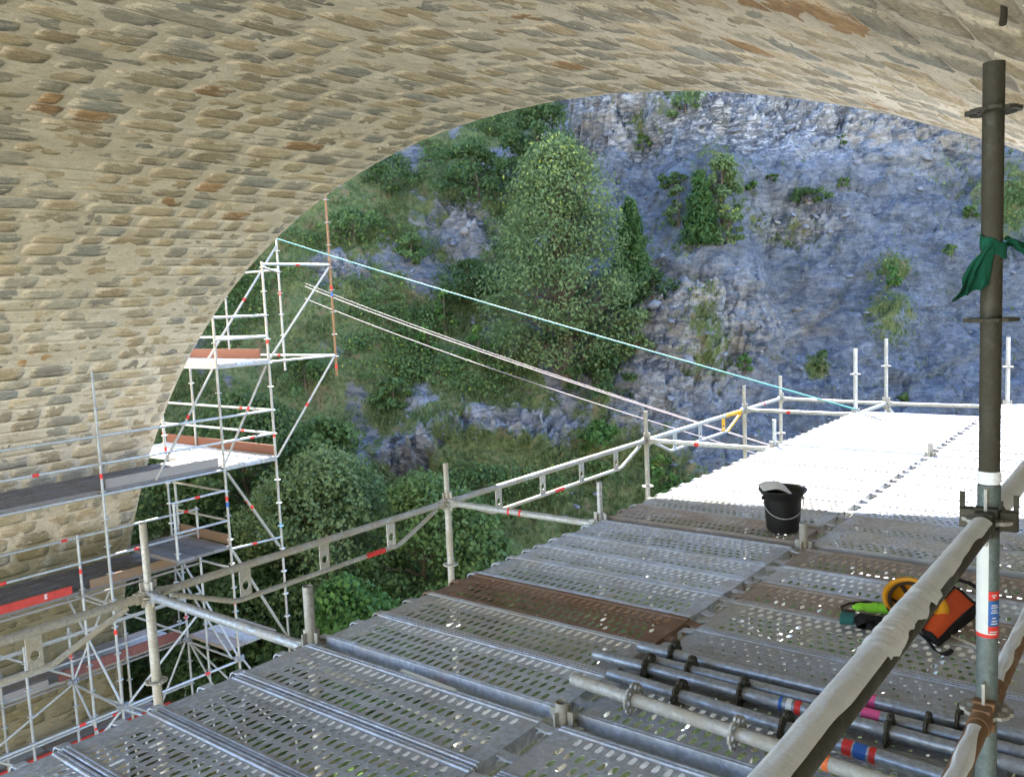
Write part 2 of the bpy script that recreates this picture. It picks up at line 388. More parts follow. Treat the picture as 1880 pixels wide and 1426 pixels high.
M['grass'] = leaf_mat('grass_blade', (0.045, 0.085, 0.026), (0.130, 0.170, 0.060), (0.26, 0.20, 0.10))

# ------------------------------------------------------------------ ground, hillsides
H_U = np.array([math.sin(YAW), math.cos(YAW)])    # heading of the view on the ground
H_V = np.array([math.cos(YAW), -math.sin(YAW)])
def blocks(x, y, s):
    """angular rock facets: every cell is a tilted plane of its own height -> height, cell tone"""
    ix, iy = np.floor(x), np.floor(y); best = np.full(x.shape, 9.0); out = np.zeros(x.shape); tone = np.zeros(x.shape)
    for dx in (-1, 0, 1):
        for dy in (-1, 0, 1):
            cx_, cy_ = ix+dx, iy+dy; px_, py_ = cx_+0.5+0.42*hsh(cx_, cy_, s), cy_+0.5+0.42*hsh(cx_, cy_, s+1)
            d_ = (x-px_)**2+(y-py_)**2; m = d_ < best; best = np.where(m, d_, best)
            out = np.where(m, hsh(cx_, cy_, s+2)+0.9*hsh(cx_, cy_, s+3)*(x-px_)+0.9*hsh(cx_, cy_, s+4)*(y-py_), out); tone = np.where(m, hsh(cx_, cy_, s+5), tone)
    return out, tone
def hill_field(u, t):
    """u metres ahead, t = sideways / ahead -> world points and masks of the rock slope across the valley"""
    v = u*t
    z0 = np.where(u < 67, -1.0+1.12*(u-30.0), 40.44-0.55*(u-67.0))
    z0 = z0 + 1.2*np.exp(-((u-40)/5.0)**2)*sstep(0.0, 0.25, t)
    px = 940+F_PX*t; py = 563-0.044*(px-940)-F_PX*(z0-CAM_H)/u
    s = u*1.5
    edge = 1130+0.28*(py-430)+70*fbm(u*0.2, v*0.2, 3)
    edge = np.where(py > 700, edge-0.10*(py-700), edge)
    veg = sstep(60, -140, px-edge)
    d = 1.5*fbm(v/8.0, s/9.0, 11, 3) + 0.45*fbm(v/2.2, s/3.0, 12, 3)
    # gullies and spurs of the bare side
    bare = 1-veg
    d = d - bare*1.6*np.exp(-((px-1425-0.35*(py-450))/60.0)**2)*sstep(330, 460, py)*sstep(700, 560, py)
    d = d + bare*1.3*np.exp(-((px-1270)/120.0)**2-((py-640)/110.0)**2)
    d = d + bare*1.2*np.exp(-((px-1300)/70.0)**2-((py-385)/60.0)**2)
    d = d + bare*0.9*np.exp(-((px-1640)/55.0)**2-((py-570)/55.0)**2)
    d = d + 0.9*np.exp(-((px-960)/120.0)**2-((py-810)/45.0)**2) + 0.7*np.exp(-((px-740)/60.0)**2-((py-865)/35.0)**2)
    # crags: slanted strata and ridged noise
    crag = np.clip(bare*sstep(330, 220, py)+np.exp(-((px-1270)/110.0)**2-((py-640)/100.0)**2)+1.2*np.exp(-((px-940)/120.0)**2-((py-808)/42.0)**2)
                   + 1.1*np.exp(-((px-740)/70.0)**2-((py-865)/42.0)**2)+0.7*np.exp(-((px-1100)/110.0)**2-((py-250)/90.0)**2)
                   + 0.8*np.exp(-((px-1480)/90.0)**2-((py-415)/35.0)**2)+0.7*np.exp(-((px-1180)/80.0)**2-((py-760)/50.0)**2)
                   + 0.8*np.exp(-((px-860)/70.0)**2-((py-430)/60.0)**2)+0.8*np.exp(-((px-640)/60.0)**2-((py-520)/30.0)**2), 0, 1)
    sd = s*0.9+v*0.55+1.3*fbm(u*0.5, v*0.5, 21, 3)
    saw = (sd*0.9) % 1.0; saw2 = ((s*0.8-v*0.7+1.1*fbm(u*0.7, v*0.7, 24, 3))*1.9) % 1.0
    rough = 0.10+0.9*crag
    d = d + rough*(0.80*(saw**2-0.33)+0.36*(saw2-0.5)+0.75*(ridged(v*0.55, s*0.42, 31, 4)-0.3))
    d = d + (0.05+0.22*bare+0.15*crag)*(ridged(v*1.3, s*0.9, 41, 4)-0.3)*0.8 + 0.07*fbm(v*5, s*4, 51, 3)
    wx, wy = v+0.35*s+0.8*fbm(u*0.6, v*0.6, 81, 3), s-0.30*v+0.8*fbm(u*0.6+9, v*0.6, 82, 3)
    f1, t1 = blocks(wx/2.6, wy/1.7, 301); f2, t2 = blocks(wx/1.05, wy/0.62, 311); f3, t3 = blocks(wx/0.30, wy/0.20, 321)
    rk_ = 0.30*bare+0.85*crag
    d = d + rk_*(0.75*f1+0.36*f2)+(0.25*bare+0.5*crag)*0.14*f3
    tone_ = 0.5+0.22*t1+0.18*t2+0.15*t3
    d = d - bare*sstep(420, 250, py)*0.5*np.abs(vnoise(v*0.9+0.3*s, s*0.05, 61))
    uu = u-0.74*d; zz = z0+0.67*d
    P = np.stack([H_U[0]*uu+H_V[0]*v, H_U[1]*uu+H_V[1]*v, zz], -1)
    warm = np.clip(0.55*veg*(1-crag)+np.exp(-((px-1290)/110.0)**2-((py-640)/90.0)**2)+np.exp(-((px-1700)/170.0)**2-((py-270)/60.0)**2)+0.5*crag+0.7*np.exp(-((px-1470)/90.0)**2-((py-590)/60.0)**2)+0.5*np.exp(-((px-1130)/60.0)**2-((py-230)/60.0)**2), 0, 1)
    pale = np.clip(0.25*bare+0.9*np.exp(-((px-1400)/130.0)**2-((py-250)/60.0)**2)+0.7*np.exp(-((px-1460)/60.0)**2-((py-560)/50.0)**2)+0.5*crag, 0, 1)
    patch = 0.0
    for qx, qy, rx, ry, w in ((1640, 580, 52, 60, 0.62), (1320, 350, 60, 60, 0.5), (1850, 400, 60, 70, 0.7), (1190, 260, 50, 60, 0.35), (1650, 490, 40, 25, 0.7), (1430, 420, 110, 25, 0.35), (1270, 640, 60, 90, 0.30), (1500, 480, 60, 60, 0.2), (1250, 190, 60, 40, 0.5), (1240, 470, 80, 60, 0.4), (1310, 680, 60, 50, 0.4), (1750, 330, 60, 60, 0.3), (1510, 660, 25, 35, 0.8)):
        patch = patch + w*np.exp(-((px-qx)/rx)**2-((py-qy)/ry)**2)
    scree = bare*(1-crag)*sstep(300, 360, py)
    tone_ = np.clip(tone_*(1-0.42*scree)+0.10*crag+0.10*scree+0.10*fbm(u*0.35, v*0.35, 88, 3), 0, 1); pale = np.clip(pale*(1-0.7*scree), 0, 1)
    vg = np.clip(veg*(1-0.97*crag)*(0.86-0.62*sstep(0.0, 0.42, fbm(u*0.45, v*0.45, 71, 3)))+patch+0.10*bare+(1-crag)*(0.35*sstep(640, 900, py)*sstep(1400, 1200, px)+0.9*sstep(860, 960, py)), 0, 1)
    return P, np.stack([vg, warm, pale, tone_], -1), px, py
ua = np.concatenate([np.linspace(14, 20, 25)[:-1], np.linspace(20, 45, 430)[:-1], np.linspace(45, 86, 60)])
ta = np.concatenate([np.linspace(-2.4, -0.66, 40)[:-1], np.linspace(-0.66, 0.66, 560), np.linspace(0.66, 2.4, 40)[1:]])
UU, TT = np.meshgrid(ua, ta, indexing='ij')
HP, HC, HPX, HPY = hill_field(UU, TT)
def grid_faces(n, m):
    i = np.arange(n-1)[:, None]*m+np.arange(m-1)[None]
    return np.stack([i, i+1, i+m+1, i+m], -1).reshape(-1, 4)
hillside = tag(mesh_np('hillside', HP.reshape(-1, 3), grid_faces(*UU.shape)[:, ::-1], M['hill'], col=HC.reshape(-1, 4), smooth=False), kind='structure')
_hx, _hy, _hz = project(HP.reshape(-1, 3))
_hn = np.cross(np.gradient(HP, axis=0).reshape(-1, 3), np.gradient(HP, axis=1).reshape(-1, 3)); _hn /= np.linalg.norm(_hn, axis=1)[:, None]+1e-9
_hn *= np.sign(_hn[:, 2:3])
def hill_at(px, py):
    d2 = (_hx-px)**2+(_hy-py)**2+np.where(_hz < 1, 1e9, 0)
    near = np.where(d2 < d2.min()+16)[0]
    return HP.reshape(-1, 3)[near[np.argmin(_hz[near])]]

g = 14; gx = np.concatenate([[-900, -400], np.linspace(-160, 160, 41), [400, 900]])
GX, GY = np.meshgrid(gx, gx, indexing='ij')
GZ = -12.6+0.35*fbm(GX*0.12, GY*0.12, 5, 3)
tag(mesh_np('ground', np.stack([GX, GY, GZ], -1).reshape(-1, 3), grid_faces(*GX.shape), M['ground']), kind='structure')
ub, tb = np.meshgrid(np.linspace(18, 150, 45), np.linspace(-170, 170, 60), indexing='ij')
zb = -13+0.62*np.maximum(0, ub-21)*1.0+2.2*fbm(ub*0.06, tb*0.06, 8, 4)
tag(mesh_np('unseen_bounce_hillside', np.stack([-H_U[0]*ub+H_V[0]*tb, -H_U[1]*ub+H_V[1]*tb, zb], -1).reshape(-1, 3), grid_faces(*ub.shape), M['bounce_slope'], smooth=True), kind='structure')  # unseen slope behind the camera, added to bounce sun into the vault

# ------------------------------------------------------------------ stone bridge
AX, AZ, AR = -6.762, -8.163, 12.211               # arch centre and radius
Y_NEAR, Y_FAR = -3.2, 9.2
bridge = thing('stone_bridge', 'old masonry arch bridge, vault of tan and grey stones in cream mortar', 'bridge', (AX, 3, -12.5))
BO = Vector(bridge.location)
def vault(s, y, d=0.0):
    """arc length s from the right springing, d = depth towards the room"""
    th = s/AR; rr = AR-d
    return np.stack([AX+rr*np.cos(th), y+0*s, AZ+rr*np.sin(th)], -1)
rs = np.random.RandomState(5)
s_tot = math.pi*AR; courses = [0.0]
while courses[-1] < s_tot-0.2: courses.append(courses[-1]+rs.uniform(0.22, 0.34))
courses[-1] = s_tot
rows = []
for k in range(len(courses)-1):
    a, b = courses[k], courses[k+1]; rows += [(a, -1), (a+0.009, 0)]+[(a+(b-a)*q, 0) for q in (0.25, 0.5, 0.75)]+[(b-0.009, 0)]
rows.append((s_tot, -1))
S_, G_ = np.array([r[0] for r in rows]), np.array([r[1] for r in rows])
ya = np.linspace(Y_NEAR, Y_FAR, 140)
SS, YY = np.meshgrid(S_, ya, indexing='ij')
dd = 0.0035+0.007*fbm(SS*2.3, YY*2.3, 91, 3)+0.007*fbm(SS*9, YY*9, 92, 2)
dd = dd + G_[:, None]*0.016*sstep(-0.1, 0.35, fbm(SS*0.9, YY*1.4, 93, 3))
VP = vault(SS+0.012*fbm(SS*1.5, YY*1.8, 94, 2), YY, dd)
vf = grid_faces(*SS.shape)
mesh_np('mortar_bed', VP.reshape(-1, 3)-np.array(BO), vf, M['mortar'], bridge, smooth=True)
PAL = np.array([(0.27, 0.25, 0.205), (0.30, 0.235, 0.15), (0.35, 0.285, 0.195), (0.205, 0.195, 0.17), (0.26, 0.215, 0.155), (0.23, 0.23, 0.21), (0.27, 0.155, 0.07), (0.21, 0.21, 0.20)])*1.30
PAL = 1.08*(0.78*PAL+0.22*np.array([0.42, 0.37, 0.28]))
PW = np.array([0.22, 0.17, 0.20, 0.10, 0.15, 0.06, 0.03, 0.03]); PW /= PW.sum()
stones = []
for k in range(len(courses)-1):
    a, b = courses[k], courses[k+1]; y = Y_NEAR-(0.30*(k % 2)+rs.uniform(0, 0.16))
    while y < Y_FAR-0.05:
        L = float(np.clip(rs.normal(0.60, 0.15), 0.32, 1.1))*(1.5 if rs.rand() < 0.12 else 1); y1 = min(y+L, Y_FAR+rs.uniform(-0.02, 0.035))
        if y1-max(y, Y_NEAR) > 0.16: stones.append((a, b, max(y, Y_NEAR), y1))
        y = y1
def stone_mesh(a, b, y0, y1):
    """local (ds, dy, depth) of one stone: irregular outline, sunk rim, gently domed face"""
    hs, hy = (b-a)/2, (y1-y0)/2; e = rs.uniform(0.001, 0.012)
    n = 14; ang = np.linspace(0, 2*math.pi, n, endpoint=False)+rs.uniform(0, 0.3)
    ca, sa = np.cos(ang), np.sin(ang); p = 9.0
    q = 1/(np.abs(ca)**p+np.abs(sa)**p)**(1/p); q = q*(1+rs.uniform(-0.07, 0.012, n))
    ey = rs.uniform(0.012, 0.065); os_, oy = sa*q*(hs-e), ca*q*(hy-ey)
    h0 = rs.uniform(0.002, 0.012); hh = h0+rs.uniform(-0.004, 0.004, n)
    outer = np.stack([os_, oy, np.full(n, -0.030)], -1)
    mid = np.stack([os_*0.975, oy*0.985, hh*0.7], -1)
    inn = np.stack([os_*0.5, oy*0.55, hh+rs.uniform(-0.002, 0.003, n)], -1)
    V = np.concatenate([outer, mid, inn, [[0, 0, h0+rs.uniform(-0.001, 0.003)]]])
    F = []
    for i in range(n):
        j = (i+1) % n
        F += [(i, j, n+j), (i, n+j, n+i), (n+i, n+j, 2*n+j), (n+i, 2*n+j, 2*n+i), (2*n+i, 2*n+j, 3*n)]
    return V, np.array(F)
area = []
for (a, b, y0, y1) in stones:
    c = vault(np.array([a, b, b, a]), np.array([y0, y0, y1, y1]))
    x, y, z = project(c)
    if z.min() < 0.3: area.append(0); continue
    inside = (x.mean() > -60) and (x.mean() < 1940) and (y.mean() > -60) and (y.mean() < 1426)
    ar = 0.5*abs(np.dot(x, np.roll(y, 1))-np.dot(y, np.roll(x, 1)))
    area.append(ar if inside else 0)
big = set(np.argsort(-np.array(area))[:298].tolist())
restV, restF, restC, off = [], [], [], 0
for i, (a, b, y0, y1) in enumerate(stones):
    V, F = stone_mesh(a, b, y0, y1)
    sc, yc = (a+b)/2, (y0+y1)/2
    W = vault(sc+V[:, 0], yc+V[:, 1], V[:, 2])
    c = PAL[rs.choice(len(PAL), p=PW)]*rs.uniform(0.85, 1.18)
    cc = np.concatenate([np.tile(c, (len(V), 1))*rs.uniform(0.9, 1.1, (len(V), 1)), np.clip(np.abs(V[:, 1:2])/((y1-y0)/2), 0, 1)**2.2], 1)
    if i in big:
        o0 = vault(np.array([sc]), np.array([yc]))[0]
        o = mesh_np('stone', W-o0, F, M['stone'], bridge, col=cc, smooth=False); o.location = o0-np.array(BO)
    else:
        restV.append(W-np.array(BO)); restF.append(F+off); restC.append(cc); off += len(V)
tag(mesh_np('small_stones', np.concatenate(restV), np.concatenate(restF), M['stone'], bridge, col=np.concatenate(restC), smooth=False), kind='stuff')
# body of the bridge: piers, spandrels and fill as one solid shell round the arch
th = np.linspace(0, math.pi, 90)
def body(y):
    inn = [(AX+AR*math.cos(t), AZ+AR*math.sin(t)) for t in th]
    return [(AX+AR, -13.0)]+inn+[(AX-AR, -13.0)], [(AX+AR+3.5, -13.0)]+[(AX+(AR+3.5)*math.cos(t) if abs(math.cos(t)) > 0.97 else AX+(AR+3.5)*1.0*math.cos(t), 5.9) for t in th]+[(AX-AR-3.5, -13.0)]
bm_ = MB()
ia, oa = body(0)
oa = [(AX+AR+6, -13.0)]+[(AX+AR+6-(2*AR+12)*k/89.0, 5.2) for k in range(90)]+[(AX-AR-6, -13.0)]
for y in (Y_NEAR, Y_FAR):
    P = [(x, y, z) for x, z in ia]+[(x, y, z) for x, z in oa]; n = len(ia)
    bm_.add([Vector(p)-BO for p in P], [(i, i+1, n+i+1, n+i) for i in range(n-1)])
P = [(x, y, z) for y in (Y_NEAR, Y_FAR) for x, z in oa]; n = len(oa)
bm_.add([Vector(p)-BO for p in P], [(i, i+1, n+i+1, n+i) for i in range(n-1)])
bm_.build('spandrel_wall', M['mortar'], bridge)
for sx in (-1, 1):
    x = AX+sx*AR
    MB().add([Vector(p)-BO for p in ((x, Y_NEAR, -13), (x, Y_FAR, -13), (x, Y_FAR, AZ), (x, Y_NEAR, AZ))], [(0, 1, 2, 3)]).build('pier_face', M['mortar'], bridge)

# ------------------------------------------------------------------ scaffold parts
TR = 0.02415
XO, XA, XM, XB, XC = -4.560, -3.139, -1.734, -0.360, 1.050      # rows of standards across the deck
YN = [-0.09, 2.414, 4.914, 8.112, 10.746, 12.040]               # bay lines along the deck
def rosette_mesh(detail=True, r=0.062, th=0.009):
    mb = MB()
    if not detail:
        mb.lathe([(TR, -th/2), (r, -th/2), (r, th/2), (TR, th/2)], 14); return mb
    for k in range(8):                                            # eight sectors, each with its punched hole
        a0 = 2*math.pi*k/8; big_ = k % 2 == 0
        rc, hr, ha = 0.043, (0.0105 if big_ else 0.008), (0.30 if big_ else 0.17)
        out = []; hole = []
        for i in range(12):
            t = 2*math.pi*i/12; cx, sy = math.cos(t), math.sin(t); q = 1/max(abs(cx), abs(sy))
            rad = 0.0425+0.0195*cx*q; ang = a0+math.pi/8*sy*q
            if k % 2 == 0 or cx*q < 0.9: pass
            sc = 1.0 if cx*q < 0.99 else (1.0 if big_ else 0.97)
            out.append((rad*sc*math.cos(ang), rad*sc*math.sin(ang)))
            rad = rc+hr*cx; ang = a0+ha*sy; hole.append((rad*math.cos(ang), rad*math.sin(ang)))
        P = [(x, y, z) for z in (th/2, -th/2) for L in (out, hole) for x, y in L]
        F = []
        for i in range(12):
            j = (i+1) % 12
            F += [(i, j, 12+j, 12+i), (24+j, 24+i, 36+i, 36+j), (12+i, 12+j, 36+j, 36+i)]
            if max(abs(out[i][0]), abs(out[j][0])) > -1: F.append((j, i, 24+i, 24+j))
        mb.add(P, F)
    return mb
ROS = rosette_mesh(True).mesh('rosette', M['galv_old']); ROS_DARK = rosette_mesh(True).mesh('rosette', M['post_dark']); ROS_LOW = rosette_mesh(False).mesh('rosette', M['galv'])
def sub_at(name, me, root, parent, loc, rot=None):
    """a mesh placed in world space as sub-part of a part whose origin is its root's"""
    o = link(name, me, parent, Vector(loc)-Vector(root.location) - (Vector(parent.location) if parent is not root else Vector((0, 0, 0))), rot); return o
def part(root, name, mb, mats):
    """mb in world coordinates -> child of a thing"""
    rl = Vector(root.location); mb.v = [tuple(Vector(v)-rl) for v in mb.v]
    return mb.build(name, mats, root)
def wedge_head(mb, node, d, m=0):
    """clamp of a ledger at a node; d = unit vector from the node into the ledger"""
    d = Vector(d); node = Vector(node); s = Vector((0, 0, 1)).cross(d).normalized(); rot = Matrix((d, s, (0, 0, 1))).transposed()
    mb.box(node+d*0.058, (0.050, 0.040, 0.060), rot, m)
    mb.box(node+d*0.034+Vector((0, 0, 0.026)), (0.026, 0.050, 0.020), rot, m)
    mb.box(node+d*0.034+Vector((0, 0, -0.026)), (0.026, 0.050, 0.020), rot, m)
    mb.tube(node+d*0.07, node+d*0.12, 0.0275, 12, m=m)
def wedge_mb(node, d):
    d = Vector(d); node = Vector(node); s = Vector((0, 0, 1)).cross(d).normalized(); rot = Matrix((d, s, (0, 0, 1))).transposed()
    w = MB(); P = [node+d*0.036+s*y+Vector((0, 0, z))+d*x for y in (-0.0035, 0.0035) for x, z in ((-0.010, 0.085), (0.014, 0.085), (0.010, -0.060), (-0.004, -0.060))]
    return w.add(P, [(3, 2, 1, 0), (4, 5, 6, 7), (0, 1, 5, 4), (1, 2, 6, 5), (2, 3, 7, 6), (3, 0, 4, 7)])
def ledger(root, a, b, mat, r=TR, wedges=True, name='ledger', n=14, bands=()):
    a = Vector(a); b = Vector(b); d = (b-a).normalized(); mb = MB()
    mb.tube(a+d*0.075, b-d*0.075, r, n, cap=False)
    wedge_head(mb, a, d); wedge_head(mb, b, -d)
    o = part(root, name, mb, mat)
    if wedges:
        for nd, dd_ in ((a, d), (b, -d)):
            w = wedge_mb(nd, dd_); rl = Vector(root.location); w.v = [tuple(Vector(v)-rl) for v in w.v]; w.build('wedge', M['galv_old'], o)
    for f, L, m in bands:
        c = a.lerp(b, f); w = MB().tube(c-d*L/2, c+d*L/2, r+0.0012, 16, cap=False); rl = Vector(root.location); w.v = [tuple(Vector(v)-rl) for v in w.v]
        w.build('sticker', m, o)
    return o
def standard(root, x, y, z0, z1, mat, ros=(), spig=None, ros_me=None, name='standard', r=TR, n=16, bands=(), hollow=True):
    mb = MB(); zt = spig if spig is not None else z1
    mb.tube((x, y, z0), (x, y, zt), r, n, hollow=0.004 if hollow else 0)
    if spig is not None:
        mb.tube((x, y, zt), (x, y, zt+0.02), r+0.0015, n); mb.tube((x, y, zt+0.02), (x, y, z1), r*0.79, n, hollow=0.004)
    o = part(root, name, mb, mat)
    for z in ros: sub_at('rosette', ros_me or ROS, root, o, (x, y, z))
    for z, L, m in bands:
        w = MB().tube((x, y, z-L/2), (x, y, z+L/2), r+0.0012, 16, cap=False); rl = Vector(root.location); w.v = [tuple(Vector(v)-rl) for v in w.v]
        w.build('sticker', m, o)
    return o

# ------------------------------------------------------------------ scaffold under and round the working deck
deck = thing('deck_scaffold', 'galvanised scaffold frame carrying the perforated working deck, with lattice beams along its open edge', 'scaffold', (XM, 5.0, -12.5))
Z0 = -12.5
def down(zs): return [z for z in zs]
low = [-0.5*k for k in range(1, 9)]
for j, y in enumerate(YN[:5]):
    # row at the deck edge
    if j == 4: standard(deck, XA, y, Z0, 0.81, M['galv'], [0.0, 0.5]+low)
    elif j == 0: standard(deck, XA, y, Z0, 0.02, M['galv'], [0.0]+low)
    else: standard(deck, XA, y, Z0, 0.30, M['galv_old' if j == 1 else 'galv'], [0.0]+low, spig=0.065 if j > 1 else None, r=TR)
    standard(deck, XM, y, Z0, {0: 0.05, 1: 0.115, 2: 0.19, 3: 0.16, 4: 0.05}[j], M['galv_old'], [0.0]+low)
    if j != 1: standard(deck, XB, y, Z0, 0.05, M['galv_old'], [0.0]+low)
    standard(deck, XC, y, Z0, 0.05, M['galv_old'], [0.0]+low)
standard(deck, XO, YN[0], Z0, 0.35, M['galv_old'], [0.0]+low, r=0.026)
for j, zt in ((1, 0.415), (2, 0.315), (3, 0.32), (4, 0.325)):
    standard(deck, XO, YN[j], Z0, zt, M['galv_old'], [0.0]+low, spig=0.06, r=0.0265)
standard(deck, XO, YN[5], Z0, 0.33, M['galv_old'], [0.0]+low)
standard(deck, -3.085, YN[5]-0.14, Z0, 0.86, M['galv'], [0.0, 0.5]+low)
standard(deck, XM+0.04, YN[5]-0.06, Z0, 0.86, M['galv'], [0.0, 0.5]+low)
rb = [(0.44, 0.018, M['red_band']), (0.515, 0.018, M['red_band'])]
# ledgers across the planks' ends (along the deck) and along the planks, at deck level
for j in range(4):
    for x in (XA, XM, XB, XC):
        ledger(deck, (x, YN[j], 0), (x, YN[j+1], 0), M['galv_old'], wedges=x in (XA, XM), name='transom')
    for x in (XA, XM, XB): ledger(deck, (x, YN[j], -2.0), (x, YN[j+1], -2.0), M['galv'], wedges=False)
for j in range(5):
    for xa, xb in ((XA, XM), (XM, XB), (XB, XC)):
        ledger(deck, (xa, YN[j], 0), (xb, YN[j], 0), M['galv' if j < 3 else 'galv_old'], bands=[(0.55, 0.05, M['red_band']), (0.50, 0.05, M['white_band'])] if (j == 1 and xa == XA) else ())
        ledger(deck, (xa, YN[j], -2.0), (xb, YN[j], -2.0), M['galv'], wedges=False)
    ledger(deck, (XO, YN[j], 0), (XA, YN[j], 0), M['galv_dark' if j == 1 else 'galv'], bands=rb if j == 2 else ([(0.42, 0.05, M['red_band'])] if j > 2 else ()), r=TR if j != 1 else 0.0255)
ledger(deck, (XA, YN[4], 0), (-3.085, YN[5]-0.14, 0), M['galv'])
ledger(deck, (XO, YN[4], 0), (XO, YN[5], 0), M['galv'], bands=[(0.5, 0.05, M['red_band'])])
ledger(deck, (XO, YN[5], 0), (-3.085, YN[5]-0.14, 0), M['galv'])
ledger(deck, (-3.085, YN[5]-0.14, 0), (XM+0.04, YN[5]-0.06, 0), M['galv'])
ledger(deck, (XM+0.04, YN[5]-0.06, 0), (XB, YN[5], 0), M['galv'])
ledger(deck, (XM, YN[4], 0), (XM+0.04, YN[5]-0.06, 0), M['galv'])
standard(deck, XB, YN[5], Z0, 0.05, M['galv'], [0.0])
def brace(root, a, b, mat, name='brace', r=0.0212, n=10, bands=()):
    o = part(root, name, MB().tube(a, b, r, n), mat)
    a = Vector(a); b = Vector(b); d = (b-a).normalized()
    for f, L, m in bands:
        c = a.lerp(b, f); w = MB().tube(c-d*L/2, c+d*L/2, r+0.002, 10, cap=False); rl = Vector(root.location); w.v = [tuple(Vector(v)-rl) for v in w.v]
        w.build('sticker', m, o)
    return o
brace(deck, (-3.085, YN[5]-0.16, -0.08), (XA, YN[4]+0.1, -1.6), M['galv'])
brace(deck, (-3.05, YN[5]-0.14, -0.06), (XM+0.04, YN[5]-0.06, -1.9), M['galv'])
for j in (0, 1, 2, 3): brace(deck, (XA, YN[j]+0.05, -0.1), (XA, YN[j+1]-0.05, -1.95), M['galv'])

def lattice(root, a, b, nplates, mat, end_mat=None, plates=None, kink=0.55):
    """lattice ledger: top chord with clamps, bottom chord rising to it at both ends, pierced spacer plates between"""
    a = Vector(a); b = Vector(b); d = (b-a).normalized(); L = (b-a).length; dz = Vector((0, 0, -0.205))
    top = ledger(root, a, b, mat, name='lattice_beam', wedges=True)
    rl = Vector(root.location)
    def sub(name, mb, m): mb.v = [tuple(Vector(v)-rl) for v in mb.v]; return mb.build(name, m, top)
    p0, p1, p2, p3 = a+d*0.13+dz*0.16, a+d*kink+dz, b-d*kink+dz, b-d*0.13+dz*0.16
    lo = MB(); lo.path([p0, p1-d*0.02-dz*0.04, p1+d*0.03, p2-d*0.03] + ([p2+d*0.02-dz*0.04, p3] if end_mat is None else [p2]), 0.0165, 10)
    sub('bottom_chord', lo, mat)
    if end_mat is not None:
        e = MB(); e.path([p2-d*0.02, p2+d*0.02-dz*0.04, p3], 0.0168, 10); sub('bottom_chord', e, end_mat)
        t = MB(); t.tube(b-d*0.62, b-d*0.12, TR+0.0008, 14, cap=False); sub('painted_end', t, end_mat)
    s = Vector((0, 0, 1)).cross(d)
    for k in range(nplates):
        f = (k+1)/(nplates+1) if plates is None else plates[k]
        c = a+d*(L*f); w = 0.040; up = -TR*0.8; dn = dz.z+0.012
        ring = []; hole = []
        zc = dn+0.068
        for i in range(16):
            t = 2*math.pi*i/16; cx, cz = math.cos(t), math.sin(t); q = 1/max(abs(cx), abs(cz))
            X = w*cx*q; Z = (zc+(up-zc)*cz*q) if cz > 0 else (zc+(zc-dn)*cz*q)
            ring.append(c+d*X+Vector((0, 0, Z))); hole.append(c+d*(0.024*cx)+Vector((0, 0, zc+0.026*cz)))
        P = [p+s*y for y in (-0.004, 0.004) for Lp in (ring, hole) for p in Lp]; F = []
        for i in range(16):
            j = (i+1) % 16
            F += [(i, j, 16+j, 16+i), (32+j, 32+i, 48+i, 48+j), (16+i, 16+j, 48+j, 48+i), (j, i, 32+i, 32+j)]
        pl = MB().add(P, F); sub('spacer_plate', pl, end_mat if (end_mat is not None and k == nplates-1) else mat)
    return top
lattice(deck, (XO, YN[0], 0), (XO, YN[1], 0), 3, M['galv_old'])
lt = lattice(deck, (XO, YN[1], 0), (XO, YN[2], 0), 3, M['galv_old'])
w = MB().tube((XO, YN[1]+1.62, -0.205), (XO, YN[1]+1.80, -0.205), 0.018, 10, cap=False); w.v = [tuple(Vector(v)-Vector(deck.location)) for v in w.v]; w.build('sticker', M['red_band'], lt)
lt = lattice(deck, (XO, YN[2], 0), (XO, YN[3], 0), 4, M['galv_old'])
w = MB().tube((XO, YN[2]+1.45, -0.205), (XO, YN[2]+1.60, -0.205), 0.018, 10, cap=False); w.v = [tuple(Vector(v)-Vector(deck.location)) for v in w.v]; w.build('sticker', M['red_band'], lt)
lattice(deck, (XO, YN[3], 0), (XO, YN[4], 0), 3, M['galv'], end_mat=M['yellow_paint'])

